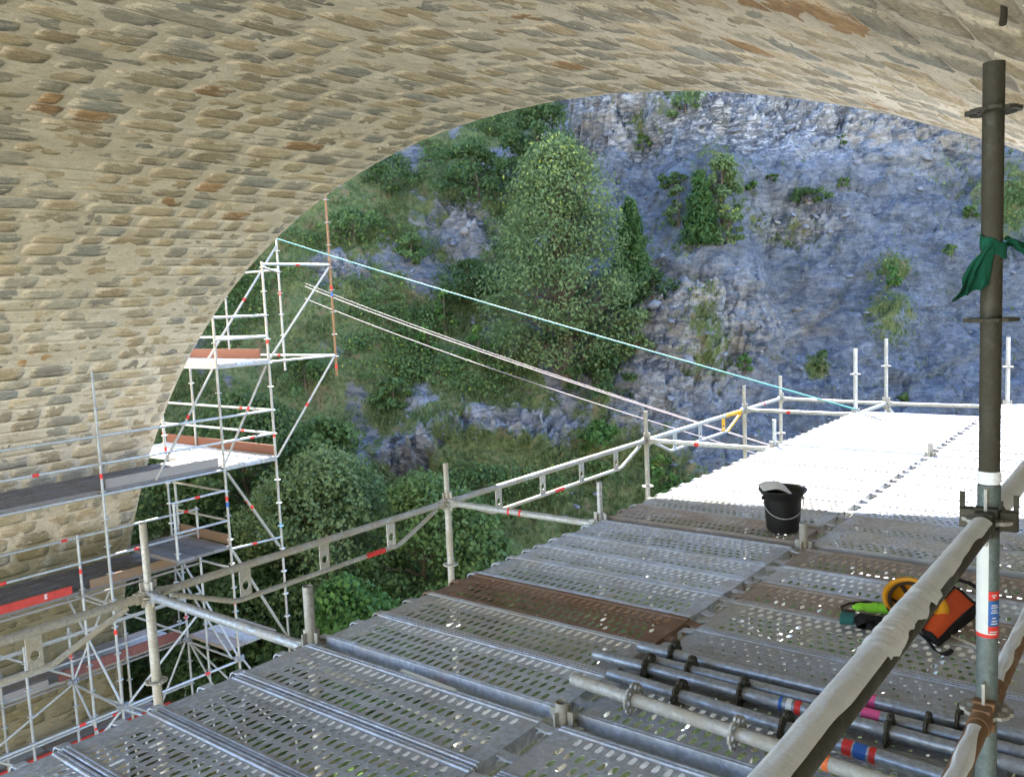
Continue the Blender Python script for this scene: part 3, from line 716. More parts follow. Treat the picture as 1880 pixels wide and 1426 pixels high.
# ------------------------------------------------------------------ perforated steel planks
PL_L = 1.300
def plank_meshes(w, kind):
    """top sheet with real slotted holes between folded edge ribs; length along x, centre at the origin, top at z = 0"""
    mb = MB(); L = PL_L; rim = 0.030; hx, hy = L/2, w/2
    cw, cwy = {'oval': (0.043, 0.0760), 'round': (0.044, 0.056), 'dot': (0.052, 0.052)}[kind]; hl, hw = {'oval': (0.0300, 0.0122), 'round': (0.0210, 0.0135), 'dot': (0.0085, 0.0065)}[kind]
    inner = w-2*rim; ny = max(2, int(round(inner/cwy))); cyy = inner/ny
    xa, xb = -hx+0.060, hx-0.060; nx = int((xb-xa)/cw); cxx = (xb-xa)/(nx+0.5)
    rise = {'oval': 0.0004, 'round': 0.0012, 'dot': -0.002}[kind]
    V = []; F = []
    for r_ in range(ny):
        y0 = -hy+rim+r_*cyy; sh = 0 if r_ % 2 == 0 else 0.5
        # plain pieces at the row's ends
        e0, e1 = xa+sh*cxx, xa+(nx+sh)*cxx
        for (p, q) in ((-hx, e0), (e1, hx)):
            n0 = len(V); V += [(p, y0, 0), (q, y0, 0), (q, y0+cyy, 0), (p, y0+cyy, 0)]; F.append((n0, n0+1, n0+2, n0+3))
        for c in range(nx):
            x0 = xa+(c+sh)*cxx; cx_, cy_ = x0+cxx/2, y0+cyy/2; n0 = len(V)
            A = []; B = []; Cc = []; D = []
            for i in range(8):
                t = math.pi/4*i; a, b = math.cos(t), math.sin(t); q = 1/max(abs(a), abs(b))
                A.append((cx_+a*q*cxx/2, cy_+b*q*cyy/2, 0))
                B.append((cx_+a*(hw+0.0050), cy_+math.copysign(abs(b)**0.75, b)*(hl+0.0045), rise*0.4))
                Cc.append((cx_+a*hw, cy_+math.copysign(abs(b)**0.75, b)*hl, rise))
                D.append((cx_+a*hw*0.9, cy_+math.copysign(abs(b)**0.75, b)*hl*0.99, -0.0022))
            V += A+B+Cc+D
            for i in range(8):
                j = (i+1) % 8
                F += [(n0+i, n0+j, n0+8+j, n0+8+i), (n0+8+i, n0+8+j, n0+16+j, n0+16+i), (n0+16+i, n0+16+j, n0+24+j, n0+24+i)]
    mb.add(V, F)
    for s in (-1, 1):                                             # folded ribs and side webs
        prof = [(hy-rim, 0), (hy-rim+0.004, 0.006), (hy-0.018, 0.006), (hy-0.016, 0.002), (hy-0.012, 0.002), (hy-0.010, 0.006), (hy-0.002, 0.006), (hy, 0.003), (hy, -0.058), (hy-0.014, -0.060)]
        P = [(x, s*y, z) for x in (-hx, hx) for y, z in prof]; n = len(prof)
        mb.add(P, [((i, i+1, n+i+1, n+i) if s < 0 else (i, n+i, n+i+1, i+1)) for i in range(n-1)])
    for s in (-1, 1):
        mb.box((s*(hx+0.002), 0, -0.028), (0.004, w-0.004, 0.058))
    return mb
def claw_mesh():
    mb = MB(); n = 7                                              # hook that comes out of the plank's end and closes over the tube
    pro = [(0.0, 0.002)]+[(0.058+0.031*math.sin(t), -0.050+0.045+0.0+0.031*math.cos(t)-0.031+0.0) for t in np.linspace(-0.3, 1.9, n)]
    pro = [(x, z) for x, z in pro]
    for z_off in (0,):
        P = []
        for (x, z) in pro: P += [(x, -0.021, z), (x, 0.021, z), (x*0.97-0.001, -0.021, z-0.007), (x*0.97-0.001, 0.021, z-0.007)]
        F = []
        for i in range(len(pro)-1):
            a = 4*i; b = a+4
            F += [(a, b, b+1, a+1), (a+2, a+3, b+3, b+2), (a, a+2, b+2, b), (a+1, b+1, b+3, a+3)]
        F += [(len(pro)*4-4, len(pro)*4-2, len(pro)*4-1, len(pro)*4-3)]
        mb.add(P, F)
    return mb
_pc = {}
CLAW = {}
def plank(x0, x1, ya_, yb_, kind, mat, label, group, flip=1):
    w = round(yb_-ya_-0.008, 3); key = (w, kind, mat)
    if key not in _pc: _pc[key] = plank_meshes(w, kind).mesh('steel_plank', M[mat])
    if mat not in CLAW: CLAW[mat] = claw_mesh().mesh('claw', M[mat])
    o = link('steel_plank', _pc[key], None, ((x0+x1)/2, (ya_+yb_)/2, 0.050+random.uniform(-0.002, 0.003)), (0, 0, random.uniform(-0.002, 0.002)))
    tag(o, label, 'scaffold plank', group)
    for s in (-1, 1):
        for q in (-0.30, 0.30):
            link('claw', CLAW[mat], o, (s*PL_L/2, w*q+s*0.045*flip, -0.004), (0, 0, 0 if s > 0 else math.pi))
    return o
ORD = ['first', 'second', 'third', 'fourth', 'fifth', 'sixth', 'seventh', 'eighth', 'ninth']
bounds = {0: [2.372, 1.990, 1.620, 1.265, 0.91, 0.55, 0.19],
          1: [2.456, 2.815, 3.175, 3.540, 3.910, 4.185, 4.470, 4.872],
          2: [4.957]+[4.957+k*0.389 for k in range(1, 9)],
          3: [8.155]+[8.155+k*0.363 for k in range(1, 8)]}
bay_txt = {0: 'before the near ledger', 1: 'past the near ledger', 2: 'from the shade line', 3: 'in the farthest bay'}
row_x = {'A': (XA, XM), 'M': (XM, XB), 'B': (XB, XC)}
row_txt = {'A': 'row at the open edge', 'M': 'middle row', 'B': 'row behind the tall post'}
styles = {('A', 1, 2): ('rust', 'oval'), ('A', 2, 0): ('rust2', 'oval'), ('A', 1, 1): ('dusty', 'oval'),
          ('M', 1, 6): ('brown', 'oval'), ('M', 1, 5): ('grey', 'oval'), ('M', 1, 4): ('brown', 'oval'), ('M', 1, 3): ('dusty', 'round'), ('M', 1, 2): ('grey', 'dot'), ('M', 1, 1): ('dusty', 'dot'), ('M', 1, 0): ('grey', 'oval'),
          ('A', 1, 6): ('grey', 'round'), ('A', 1, 5): ('grey', 'round'), ('A', 1, 4): ('grey', 'round'), ('A', 1, 3): ('grey', 'oval'), ('M', 2, 0): ('dusty', 'round'), ('M', 2, 1): ('dusty', 'round')}
b_m1 = [2.456, 2.80, 3.12, 3.45, 3.86, 4.18, 4.50, 4.872]
for row in 'AMB':
    for bay in range(4):
        bb = bounds[bay]
        if (row, bay) == ('M', 1): bb = b_m1
        if row == 'B' and bay == 0: continue
        for k in range(len(bb)-1):
            lo_, hi_ = min(bb[k], bb[k+1]), max(bb[k], bb[k+1])
            st, kd = styles.get((row, bay, k), (random.choice(['grey', 'grey', 'grey', 'dusty']), 'oval' if bay < 2 else 'round'))
            mat = {'grey': 'deck_grey', 'dusty': 'deck_dusty', 'brown': 'deck_brown', 'rust': 'deck_rust', 'rust2': 'deck_brown'}[st]
            word = {'grey': 'grey galvanised', 'dusty': 'dust-covered', 'brown': 'brownish', 'rust': 'rust-brown', 'rust2': 'brown rusty'}[st]
            plank(row_x[row][0], row_x[row][1], lo_, hi_, kd, mat, f"{word} plank, {ORD[k]} {bay_txt[bay]}, {row_txt[row]}", 'perforated steel planks of the deck', 1 if row != 'M' else -1)
for k in range(3):
    y = 10.82+k*0.36
    plank(XM, XB, y, y+0.352, 'round', 'deck_grey', f"sunlit plank, {ORD[k]} past the tall slim post on the deck's projecting far corner", 'perforated steel planks of the deck')
# ------------------------------------------------------------------ tall post with the plaster-caked guard rails beside the camera
gr = thing('guard_rail', 'tall dark scaffold post with two plaster-caked guard rails beside it', 'guard rail', (XB, YN[1], 0.0))
PX, PY = -0.377, 2.398
post = standard(gr, PX, PY, Z0, 2.070, M['post_dark'], (), ros_me=ROS_DARK, n=28, name='post')
for z in (1.957, 1.457): sub_at('rosette', ROS_DARK, gr, post, (PX, PY, z), (0, 0, 0.2))
for z in (0.957, 0.457, -0.043, -0.543): sub_at('rosette', ROS, gr, post, (PX, PY, z), (0, 0, 0.2))
rl0 = Vector(gr.location)
def gsub(par, name, mb, m): mb.v = [tuple(Vector(v)-rl0) for v in mb.v]; return mb.build(name, m, par)
# lower length of the post is cleaner steel, with a joint collar
gsub(post, 'lower_tube', MB().tube((PX, PY, -0.6), (PX, PY, 0.925), TR+0.0011, 28, cap=False), M['post_blue'])
gsub(post, 'sleeve', MB().tube((PX, PY, 0.985), (PX, PY, 1.045), TR+0.0025, 28), M['post_blue'])
def crust(axis_a, axis_b, r, a0, a1, n=60, m=14, thick=0.006, seed=1, tear=0.35):
    """ragged skin of plaster on one side of a tube: angles a0..a1 round the axis, uneven edges and thickness"""
    a = Vector(axis_a); b = Vector(axis_b); ax = (b-a).normalized(); up = Vector((0, 0, 1))
    if abs(ax.z) > 0.9: up = Vector((0, -1, 0))
    sidev = ax.cross(up).normalized(); up = sidev.cross(ax).normalized()
    i = np.linspace(0, 1, n); nz = fbm(i*9, i*0+seed, seed, 4); nz2 = fbm(i*11+5, i*0+seed*2, seed+9, 4)
    V = []
    for k in range(n):
        lo_ = a0+(a1-a0)*tear*nz[k]; hi_ = a1+(a1-a0)*tear*nz2[k]
        for q in range(m):
            f = q/(m-1); t = lo_+(hi_-lo_)*f
            e = thick*(0.45+0.55*float(vnoise(np.array(k*0.7), np.array(q*0.8), seed)))*min(1, 5*f, 5*(1-f))*min(1, k*0.4, (n-1-k)*0.4)
            V.append(a.lerp(b, k/(n-1))+(up*math.cos(t)+sidev*math.sin(t))*(r+0.0005+max(0.0004, e)))
    return MB().add(V, [(k*m+q, k*m+q+1, (k+1)*m+q+1, (k+1)*m+q) for k in range(n-1) for q in range(m-1)], 0, True)
RR = 0.0268
for zz, sgn, y_end, mat_ in ((0.957, -1, -0.09, 'post_dark'), (0.957, 1, 4.914, 'post_dark'), (0.457, -1, -0.09, 'rust_tube'), (0.457, 1, 4.914, 'rust_tube')):
    a = Vector((PX, PY, zz)); b = Vector((PX, y_end, zz)); d = (b-a).normalized()
    mb = MB().tube(a+d*0.075, b-d*0.075, RR if zz > 0.9 else TR, 24, cap=False); wedge_head(mb, a, d); wedge_head(mb, b, -d)
    rail = part(gr, 'rail', mb, M[mat_])
    gsub(rail, 'wedge', wedge_mb(a, d), M['galv_old'])
    if zz > 0.9:
        if sgn < 0:
            gsub(rail, 'plaster_crust', crust(a+d*0.10, a+d*1.02, RR, -0.95, 1.2, seed=3, tear=0.10, thick=0.0028), M['plaster'])
            gsub(rail, 'plaster_crust', crust(a+d*0.66, a+d*1.02, RR+0.001, -1.3, 2.3, seed=5, thick=0.0042, tear=0.13), M['plaster'])
            gsub(rail, 'plaster_crust', crust(a+d*1.02, a+d*2.3, RR, -0.9, 1.05, seed=8, tear=0.07, thick=0.003), M['plaster'])
        else: gsub(rail, 'plaster_crust', crust(a+d*0.08, a+d*2.2, RR, -1.2, 2.1, seed=11, thick=0.004, tear=0.15), M['plaster'])
    else: gsub(rail, 'plaster_crust', crust(a+d*0.15, a+d*1.9, TR, -0.9, 0.9, seed=14), M['plaster'])
for d in ((1, 0, 0), (-1, 0, 0)):
    for z in (0.957,):
        mb = MB(); mb.box(Vector((PX, PY, z))+Vector(d)*0.046, (0.036, 0.034, 0.048)); mb.box(Vector((PX, PY, z+0.02))+Vector(d)*0.060, (0.012, 0.007, 0.09)); part(gr, 'clamp', mb, M['post_dark'])
gsub(post, 'plaster_crust', crust((PX, PY, 1.048), (PX, PY, 1.080), TR, -2.2, 2.6, n=14, m=30, thick=0.004, seed=21, tear=0.05), M['plaster'])
def patch_on_tube(x, y, z0, z1, r, a0, a1, n=10):
    V = []
    for z in (z0, z1):
        for k in range(n+1):
            t = a0+(a1-a0)*k/n; V.append((x+r*math.cos(t), y+r*math.sin(t), z))
    return MB().add(V, [(k, k+1, n+2+k, n+1+k) for k in range(n)], 0, True)
af = -1.42                                                        # side of the post that faces the camera
gsub(post, 'white_label', patch_on_tube(PX, PY, 0.665, 0.905, TR+0.0022, af-1.45, af+0.05), M['white_band'])
gsub(post, 'printed_label', patch_on_tube(PX, PY, 0.655, 0.685, TR+0.0016, af-1.5, af+1.5), M['red_band'])
gsub(post, 'printed_label', patch_on_tube(PX, PY, 0.687, 0.750, TR+0.0016, af-1.5, af+1.5), M['blue_band'])
gsub(post, 'printed_label', patch_on_tube(PX, PY, 0.754, 0.776, TR+0.0016, af-1.5, af+1.5), M['red_band'])
lines = MB()
for z, a0, a1 in ((0.741, 0.35, 0.95), (0.735, 0.3, 1.1), (0.728, 0.35, 0.9), (0.722, 0.3, 1.05), (0.708, 0.4, 0.8), (0.700, 0.35, 0.95), (0.693, 0.3, 1.0), (0.672, 0.2, 1.0), (0.666, -0.2, 0.9), (0.767, 0.35, 0.85), (0.762, 0.45, 0.7)):
    p = patch_on_tube(PX, PY, z-0.0014, z+0.0014, TR+0.0021, af+a0, af+a1, 4); lines.add(p.v, p.f, 0, True)
gsub(post, 'label_print', lines, M['white_band'])

# green rag knotted round the post
def cloth(rows, mat, name, parent=None, thick=0.0025):
    n = len(rows[0]); V = [Vector(p) for r_ in rows for p in r_]
    F = [(i*n+k, i*n+k+1, (i+1)*n+k+1, (i+1)*n+k) for i in range(len(rows)-1) for k in range(n-1)]
    o = MB().add(V, F, 0, True).build(name, mat, parent)
    m = o.modifiers.new('solid', 'SOLIDIFY'); m.thickness = thick
    s = o.modifiers.new('sub', 'SUBSURF'); s.levels = 1; s.render_levels = 2
    return o
rag = thing('rag', 'dark green rag knotted round the tall dark post', 'rag', (PX, PY, 1.60))
RZ = 1.645
RV, FV = Vector(C_R), Vector((C_F[0], C_F[1], 0)).normalized()
ctr = Vector((PX, PY, 0))
def rp(x, y, z): return RV*x - FV*y + Vector((0, 0, z-1.60)) + Vector((0, 0, 0.044*x))      # x to the right of the post, y towards the camera
rows = []
for k in range(17):
    t = 2*math.pi*k/16; rr = TR+0.006+0.004*math.sin(3*t); sl = 0.012*math.cos(t+2.6)
    rows.append([rp(rr*math.cos(t), rr*math.sin(t), RZ+dz_+sl-0.008+0.004*math.sin(5*t+i)) + RV*(0.003*math.sin(4*t+i*2)) for i, dz_ in enumerate((-0.020, -0.012, -0.002, 0.008, 0.018))])
o = cloth(rows, M['green_cloth'], 'band', rag)
rows = []
for k in range(13):
    f = k/12; rows.append([rp(-0.026-0.046*f+0.015*u_*(1+1.5*f)-0.006*math.sin(3*f)+0.007*f*float(vnoise(np.array(f*5.0), np.array(u_*2.0), 5)), 0.020+0.013*math.sin(7*u_+2.5*f)*(0.4+f)+0.012*float(vnoise(np.array(f*6.0+3), np.array(u_*3.0), 6)), RZ-0.010-0.108*f+0.018*u_*(1-f)+0.016*f*u_-0.012*f*abs(math.sin(4*u_+1))) for u_ in np.linspace(-1, 1, 11)])
cloth(rows, M['green_cloth'], 'tail', rag)
rows = []
for k in range(11):
    f = k/10; rows.append([rp(0.020+0.058*f+0.006*float(vnoise(np.array(f*4.0), np.array(u_*3.0), 15)), 0.018-0.012*f+0.010*math.sin(5*u_+f*3)+0.010*float(vnoise(np.array(f*6.0), np.array(u_*3.0+2), 16)), RZ-0.004+0.007*math.sin(5*f)+0.015*u_*(0.7+0.5*f)-0.010*f+0.006*float(vnoise(np.array(f*5.0+7), np.array(u_*2.0), 17))) for u_ in np.linspace(-1, 1, 8)])
cloth(rows, M['green_cloth'], 'tail', rag)
rows = []
for k in range(5):
    f = k/4; rows.append([rp(-0.020-0.012*f+0.014*u_, 0.026+0.006*math.sin(3*u_+f), RZ-0.015-0.095*f+0.01*u_) for u_ in (-1, 0, 1)])
cloth(rows, M['green_cloth'], 'tail', rag)

# ------------------------------------------------------------------ loose tubes stacked on the deck
tube_px = [((1174, 1186), (1880, 1352), 0.088, 'galv_dark', [0.115, 0.62, 0.865]), ((1192, 1212), (1880, 1384), 0.088, 'galv_dark', [0.14, 0.79]), ((1092, 1200), (1880, 1408), 0.088, 'galv_dark', [0.165, 0.42, 0.75]),
           ((1120, 1236), (1700, 1416), 0.088, 'galv_dark', [0.27, 0.62]), ((1052, 1246), (1640, 1440), 0.100, 'galv_old', [0.235, 0.58])]
lab = ['blue-grey loose tube with a pink label, topmost of those lying on the deck', 'dark loose tube with a pink label, touching the one above it', 'dark loose tube with a red and blue sticker, in the middle of the pile',
       'dark loose tube with a red and blue label near its hidden end', 'pale weathered loose tube, lowest of the pile by the deck ledger']
bands = [[(0.655, 0.062, 'pink_band')], [(0.655, 0.060, 'pink_band')], [(0.535, 0.020, 'white_band'), (0.515, 0.012, 'blue_band'), (0.555, 0.022, 'red_band')], [(0.80, 0.030, 'red_band'), (0.835, 0.040, 'blue_band'), (0.868, 0.02, 'red_band')], [(0.73, 0.022, 'orange_band'), (0.785, 0.060, 'cyan_band'), (0.835, 0.02, 'orange_band')]]
ROS_LOOSE = rosette_mesh(True).mesh('rosette', M['post_dark'])
for k, (pa, pb, z, mt, rs_) in enumerate(tube_px):
    a = on_z(*pa, z); b = on_z(*pb, z); d = (b-a).normalized(); b = a+d*(b-a).length*1.12; L = (b-a).length
    t = thing('loose_tube', lab[k], 'scaffold tube', tuple(a), 'loose scaffold tubes on the deck')
    mb = MB().tube((0, 0, 0), d*L, TR, 20, hollow=0.0035)
    mb.tube((0, 0, 0), d*0.004, TR+0.0006, 20); mb.build('tube', M[mt], t)
    for f in rs_:
        q = d.to_track_quat('Z', 'Y').to_euler(); link('rosette', ROS_LOOSE if k < 4 else ROS, t, d*(L/1.12*f), q)
    for f, ln, m in bands[k]:
        MB().tube(d*(L/1.12*f-ln/2), d*(L/1.12*f+ln/2), TR+0.0012, 20, cap=False).build('sticker', M[m], t)

hk = ray(1843, -4)*2.20; hk = Vector((hk[0], hk[1], CAM_H+hk[2])); he = ray(1841, 44)*2.17; he = Vector((he[0], he[1], CAM_H+he[2]))
ir = thing('iron_rod', 'short rusty iron rod hanging from the vault above the tall post', 'iron rod', tuple(hk))
MB().path([Vector((0, 0, 0.25)), Vector((0, 0, 0)), (he-hk)*0.6+RV*0.002, he-hk], [0.008, 0.008, 0.0085, 0.0095], 8).build('rod', M['post_dark'], ir)
# ------------------------------------------------------------------ bucket
bk = thing('bucket', 'black plastic bucket with a wire handle at the edge of the sunlit deck', 'bucket', (-1.945, 5.150, 0.057))
prof = [(0.0, 0.004), (0.085, 0.002), (0.096, 0.012), (0.100, 0.03), (0.114, 0.205), (0.117, 0.225), (0.128, 0.240), (0.146, 0.262), (0.149, 0.268), (0.146, 0.271), (0.125, 0.247), (0.113, 0.228), (0.109, 0.20), (0.096, 0.03), (0.0, 0.018)]
MB().lathe(prof, 44).build('body', M['black_plastic'], bk)
hp = []
tow = Vector((-C_F[0], -C_F[1], 0)).normalized()
for k in range(25):
    t = math.pi*k/24; x = 0.122*math.cos(t); y = 0.128*math.sin(t)
    hp.append(RV*x*-1+tow*y*0.92+Vector((0, 0, 0.212-0.105*math.sin(t)**0.8+0.020*math.cos(t)*-1)))
MB().path(hp, 0.0033, 8).build('handle', M['galv'], bk)
for s in (-1, 1): MB().tube(RV*s*0.108+Vector((0, 0, 0.212)), RV*s*0.130+Vector((0, 0, 0.212)), 0.010, 10).build('handle_lug', M['black_plastic'], bk)
# pale sheet stuffed into its left half
rows = []
for i in range(9):
    f = i/8; row = []
    for k in range(11):
        u_ = k/10; x = -0.140+0.215*u_; w_ = 0.118*math.sqrt(max(0.0, 1-((x+0.02)/0.150)**2)); y = (f*2-1)*w_
        z = 0.266+0.062*math.sin(math.pi*min(1, u_*0.95+0.05))*(1-0.55*(f*2-1)**2)-0.055*u_**2+0.004*math.sin(9*u_+5*f)
        row.append(RV*x+tow*y+Vector((0, 0, z)))
    rows.append(row)
sh = cloth(rows, M['grey_plastic'], 'plastic_sheet', None); sh.location = bk.location
tag(sh, 'crumpled pale plastic sheet bulging out of the black bucket', 'plastic sheet')

# ------------------------------------------------------------------ helmet, pouch, gloves, cords
HS = 0.86; hl_c = on_z(1671, 1100, 0.155); od = (Vector((0, 0, CAM_H))-hl_c).normalized()
op = (od*0.80+Vector((0, 0, 0.42))-RV*0.30).normalized()            # direction the open side looks
helmet = thing('helmet', 'yellow safety helmet lying on its back with dark webbing inside', 'helmet', tuple(hl_c))
hx_ = (RV - op*RV.dot(op)).normalized(); hy_ = op.cross(hx_)
tilt = R(-38); hx_, hy_ = hx_*math.cos(tilt)+hy_*math.sin(tilt), hy_*math.cos(tilt)-hx_*math.sin(tilt)
HR = Matrix((hx_, hy_, op)).transposed()*HS
prof = [(0.001, -0.150), (0.045, -0.143), (0.078, -0.120), (0.098, -0.080), (0.105, -0.035), (0.108, -0.004), (0.120, 0.004), (0.121, 0.008), (0.105, 0.004), (0.100, -0.035), (0.094, -0.078), (0.074, -0.114), (0.042, -0.137), (0.001, -0.143)]
mb = MB()
for r_, z in []: pass
mb.lathe(prof, 36); mb.v = [tuple(HR @ Vector((v[0]*1.16, v[1]*0.96, v[2]))) for v in mb.v]; mb.build('shell', M['yellow_shell'], helmet)
pk = MB(); V = []                                                   # peak at one end of the oval rim
for k in range(13):
    t = -1.05+2.1*k/12
    for q in (0.0, 0.5, 1.0): V.append((( 0.118+0.050*q*math.cos(t*1.2))*math.cos(t)*1.16, (0.116+0.010*q)*math.sin(t)*0.96, 0.004-0.010*q))
pk.add([HR @ Vector(v) for v in V], [(k*3+q, k*3+q+1, k*3+q+4, k*3+q+3) for k in range(12) for q in range(2)], 0, True)
o = pk.build('peak', M['yellow_shell'], helmet); o.modifiers.new('solid', 'SOLIDIFY').thickness = 0.004
hb = MB().path([HR @ Vector((0.094*1.14*math.cos(t), 0.094*0.95*math.sin(t), -0.012)) for t in np.linspace(0, 2*math.pi, 28, endpoint=False)], 0.0075, 6, closed=True); hb.build('headband', M['strap_brown'], helmet)
for ang in (0.3, 1.35, 2.4):
    V = []
    for k in range(15):
        f = -1+2*k/14; x = 0.100*f; z = -0.112*(1-f*f)**0.6-0.012
        for s in (-0.009, 0.009):
            p = Vector((x*math.cos(ang)-s*math.sin(ang), x*math.sin(ang)+s*math.cos(ang), z)); V.append(HR @ Vector((p.x*1.12, p.y*0.93, p.z)))
    o = MB().add(V, [(2*k, 2*k+1, 2*k+3, 2*k+2) for k in range(14)], 0, True).build('webbing', M['strap_brown'], helmet); o.modifiers.new('solid', 'SOLIDIFY').thickness = 0.002
bt = MB()                                                           # ribbed front rim
for k in range(26):
    t = -2.2+1.9*k/25; a = Vector((0.119*1.16*math.cos(t), 0.119*0.96*math.sin(t), 0.011)); bt.box(HR @ a, (0.0075, 0.015, 0.004), HR @ Matrix.Rotation(t, 3, 'Z'))
bt.build('rim_ribs', M['strap_brown'], helmet)

pc = [on_z(1752, 1078, 0.15), on_z(1794, 1108, 0.12), on_z(1722, 1176, 0.09), on_z(1692, 1152, 0.10), on_z(1712, 1110, 0.13)]
pouch = thing('tool_pouch', 'bright orange fabric pouch with black edging leaning beside the helmet', 'pouch', tuple(pc[2]))
o0 = Vector(pouch.location); cc = sum(pc, Vector())/5
V = []; nb = 10
def lerp_edge(f, g_):
    top = pc[0].lerp(pc[1], f); bot = pc[3].lerp(pc[2], f); p = top.lerp(bot, g_)
    return p+Vector((0, 0, 0.022*math.sin(math.pi*f)*math.sin(math.pi*g_)+0.006*math.sin(6*f+4*g_)))
rows = [[lerp_edge(f/8, g_/10)-o0 for g_ in range(11)] for f in range(9)]
o = cloth(rows, M['orange_cloth'], 'flap', pouch, 0.008)
bb_ = MB(); ring = [lerp_edge(f/6, 0) for f in range(7)]+[lerp_edge(1, g_/6) for g_ in range(1, 7)]+[lerp_edge(1-f/6, 1) for f in range(1, 7)]+[lerp_edge(0, 1-g_/6) for g_ in range(1, 6)]
dwn = [Vector((cc.x+(p.x-cc.x)*0.92, cc.y+(p.y-cc.y)*0.92, 0.056)) for p in ring]; n = len(ring)
bb_.add([p-o0-Vector((0, 0, 0.006)) for p in ring]+[p-o0 for p in dwn], [(i, (i+1) % n, n+(i+1) % n, n+i) for i in range(n)]+[tuple(range(2*n-1, n-1, -1))], 0, True)
bb_.build('side_panel', M['black_cloth'], pouch)
MB().path([p-o0+Vector((0, 0, 0.002)) for p in ring], 0.006, 6, closed=True).build('edging', M['black_cloth'], pouch)
st = [on_z(*p, 0.066) for p in ((1690, 1160), (1712, 1182), (1716, 1196), (1738, 1204), (1750, 1196))]
rows = [[p-o0+RV*(0.0)+Vector((0, 0, 0.004*math.sin(i*2)))+(FV*s) for s in (-0.028+0.004*i, -0.01, 0.01, 0.028-0.004*i)] for i, p in enumerate(st)]
cloth(rows, M['black_cloth'], 'strap', pouch, 0.012)
hp_ = [on_z(*p, z) for p, z in (((1745, 1072), 0.16), ((1760, 1064), 0.19), ((1780, 1070), 0.19), ((1798, 1082), 0.13), ((1802, 1100), 0.08))]
MB().path([p-o0 for p in hp_], 0.009, 7).build('handle', M['black_cloth'], pouch)

def glove(name, label, px, ang, m1, m2, s=1.0, curl=0.25):
    """limp work glove: cuff, flattened palm and five fingers of different length, one skin"""
    c = on_z(*px, 0.060); t = thing(name, label, 'glove', tuple(c), None, (0, 0, ang))
    me = bpy.data.meshes.new('hand'); vs_, es, rad = [], [], []
    def add(p, r_, par=None):
        vs_.append(Vector(p)*s); rad.append((r_[0]*s, r_[1]*s)); i = len(vs_)-1
        if par is not None: es.append((par, i))
        return i
    p0 = add((0, 0, 0.026), (0.042, 0.024)); p1 = add((0.055, 0, 0.026), (0.044, 0.024), p0); pc_ = add((-0.05, 0, 0.028), (0.036, 0.024), p0)
    for yy, L, bend in ((-0.032, 0.060, 0.2), (-0.011, 0.078, 0.3), (0.011, 0.074, 0.5), (0.031, 0.058, 0.6)):
        a = add((0.085, yy, 0.024), (0.012, 0.012), p1); b = add((0.085+L*0.5, yy*1.15, 0.026+0.012*bend), (0.0108, 0.0108), a); add((0.085+L*0.95, yy*1.2, 0.018), (0.0095, 0.0095), b)
    a = add((0.015, -0.050, 0.026), (0.014, 0.014), p0); add((0.055, -0.078, 0.020), (0.011, 0.011), a)
    me.from_pydata([tuple(v) for v in vs_], es, []); me.materials.append(m1)
    o = link('hand', me, t); sk = o.modifiers.new('skin', 'SKIN'); sk.use_smooth_shade = True
    for i, r_ in enumerate(rad): me.skin_vertices[0].data[i].radius = r_
    me.skin_vertices[0].data[0].use_root = True
    ss = o.modifiers.new('sub', 'SUBSURF'); ss.levels = 1; ss.render_levels = 2
    rows = []
    for k in range(13):
        u_ = 2*math.pi*k/12; rows.append([Vector((-0.045-0.05*f, (0.036+0.012*f)*math.cos(u_), 0.028+(0.022+0.004*f*math.sin(3*u_))*math.sin(u_)))*s for f in (0, 0.5, 1.0)])
    cloth(rows, m2, 'cuff', t)
    return t
glove('work_glove', 'black work glove with a teal cuff lying left of the helmet', (1592, 1152), R(10), M['black_cloth'], M['teal_cloth'], 1.15)
glove('work_glove', 'lime green glove half tucked under the yellow helmet', (1622, 1125), R(200), M['lime_cloth'], M['lime_cloth'], 0.85)
cd = [on_z(*p, 0.064) for p in ((1620, 1108), (1590, 1104), (1560, 1107), (1544, 1114), (1548, 1121), (1570, 1122))]
c0 = cd[0]; tag(MB().path([p-c0 for p in cd], 0.006, 7).build('cord', M['strap_brown']), 'short dark curved cord lying above the black glove', 'cord').location = c0
cd = [on_z(*p, 0.062) for p in ((1746, 1166), (1760, 1172), (1775, 1179), (1790, 1185), (1796, 1190))]
c0 = cd[0]; tag(MB().path([p-c0 for p in cd], 0.0065, 8).build('rope', M['rope']), 'short pale rope end on the deck below the orange pouch', 'rope').location = c0
wl_ = [on_z(*p, 0.065) for p in ((690, 1238), (740, 1254), (790, 1268), (832, 1270))]
lb = MB(); a, b = on_z(733, 1231, 0.060), on_z(833, 1269, 0.060); d = (b-a).normalized(); sd_ = Vector((0, 0, 1)).cross(d)
lb.add([a, b, b+sd_*0.022+Vector((0, 0, 0.001)), a+sd_*0.020+Vector((0, 0, 0.002))], [(0, 1, 2, 3)]); c0 = a.copy(); lb.v = [tuple(Vector(v)-c0) for v in lb.v]
tag(lb.build('paper_strip', M['white_band']), 'narrow pale paper strip lying along the near ledger', 'paper strip').location = c0
rc = np.random.RandomState(3); V = []; F = []
for k in range(420):
    x = rc.uniform(XA+0.05, XC); y = rc.uniform(0.9, 8); s = rc.uniform(0.002, 0.006)*(1.8 if rc.rand() < 0.08 else 1); z = 0.052
    n0 = len(V); V += [(x+s*math.cos(t)*rc.uniform(0.6, 1.3), y+s*math.sin(t)*rc.uniform(0.6, 1.3), z) for t in (0, 1.57, 3.14, 4.71)]+[(x, y, z+s*0.9)]
    F += [(n0, n0+1, n0+4), (n0+1, n0+2, n0+4), (n0+2, n0+3, n0+4), (n0+3, n0, n0+4)]
tag(mesh_np('mortar_crumbs', V, F, M['crumb']), kind='stuff')
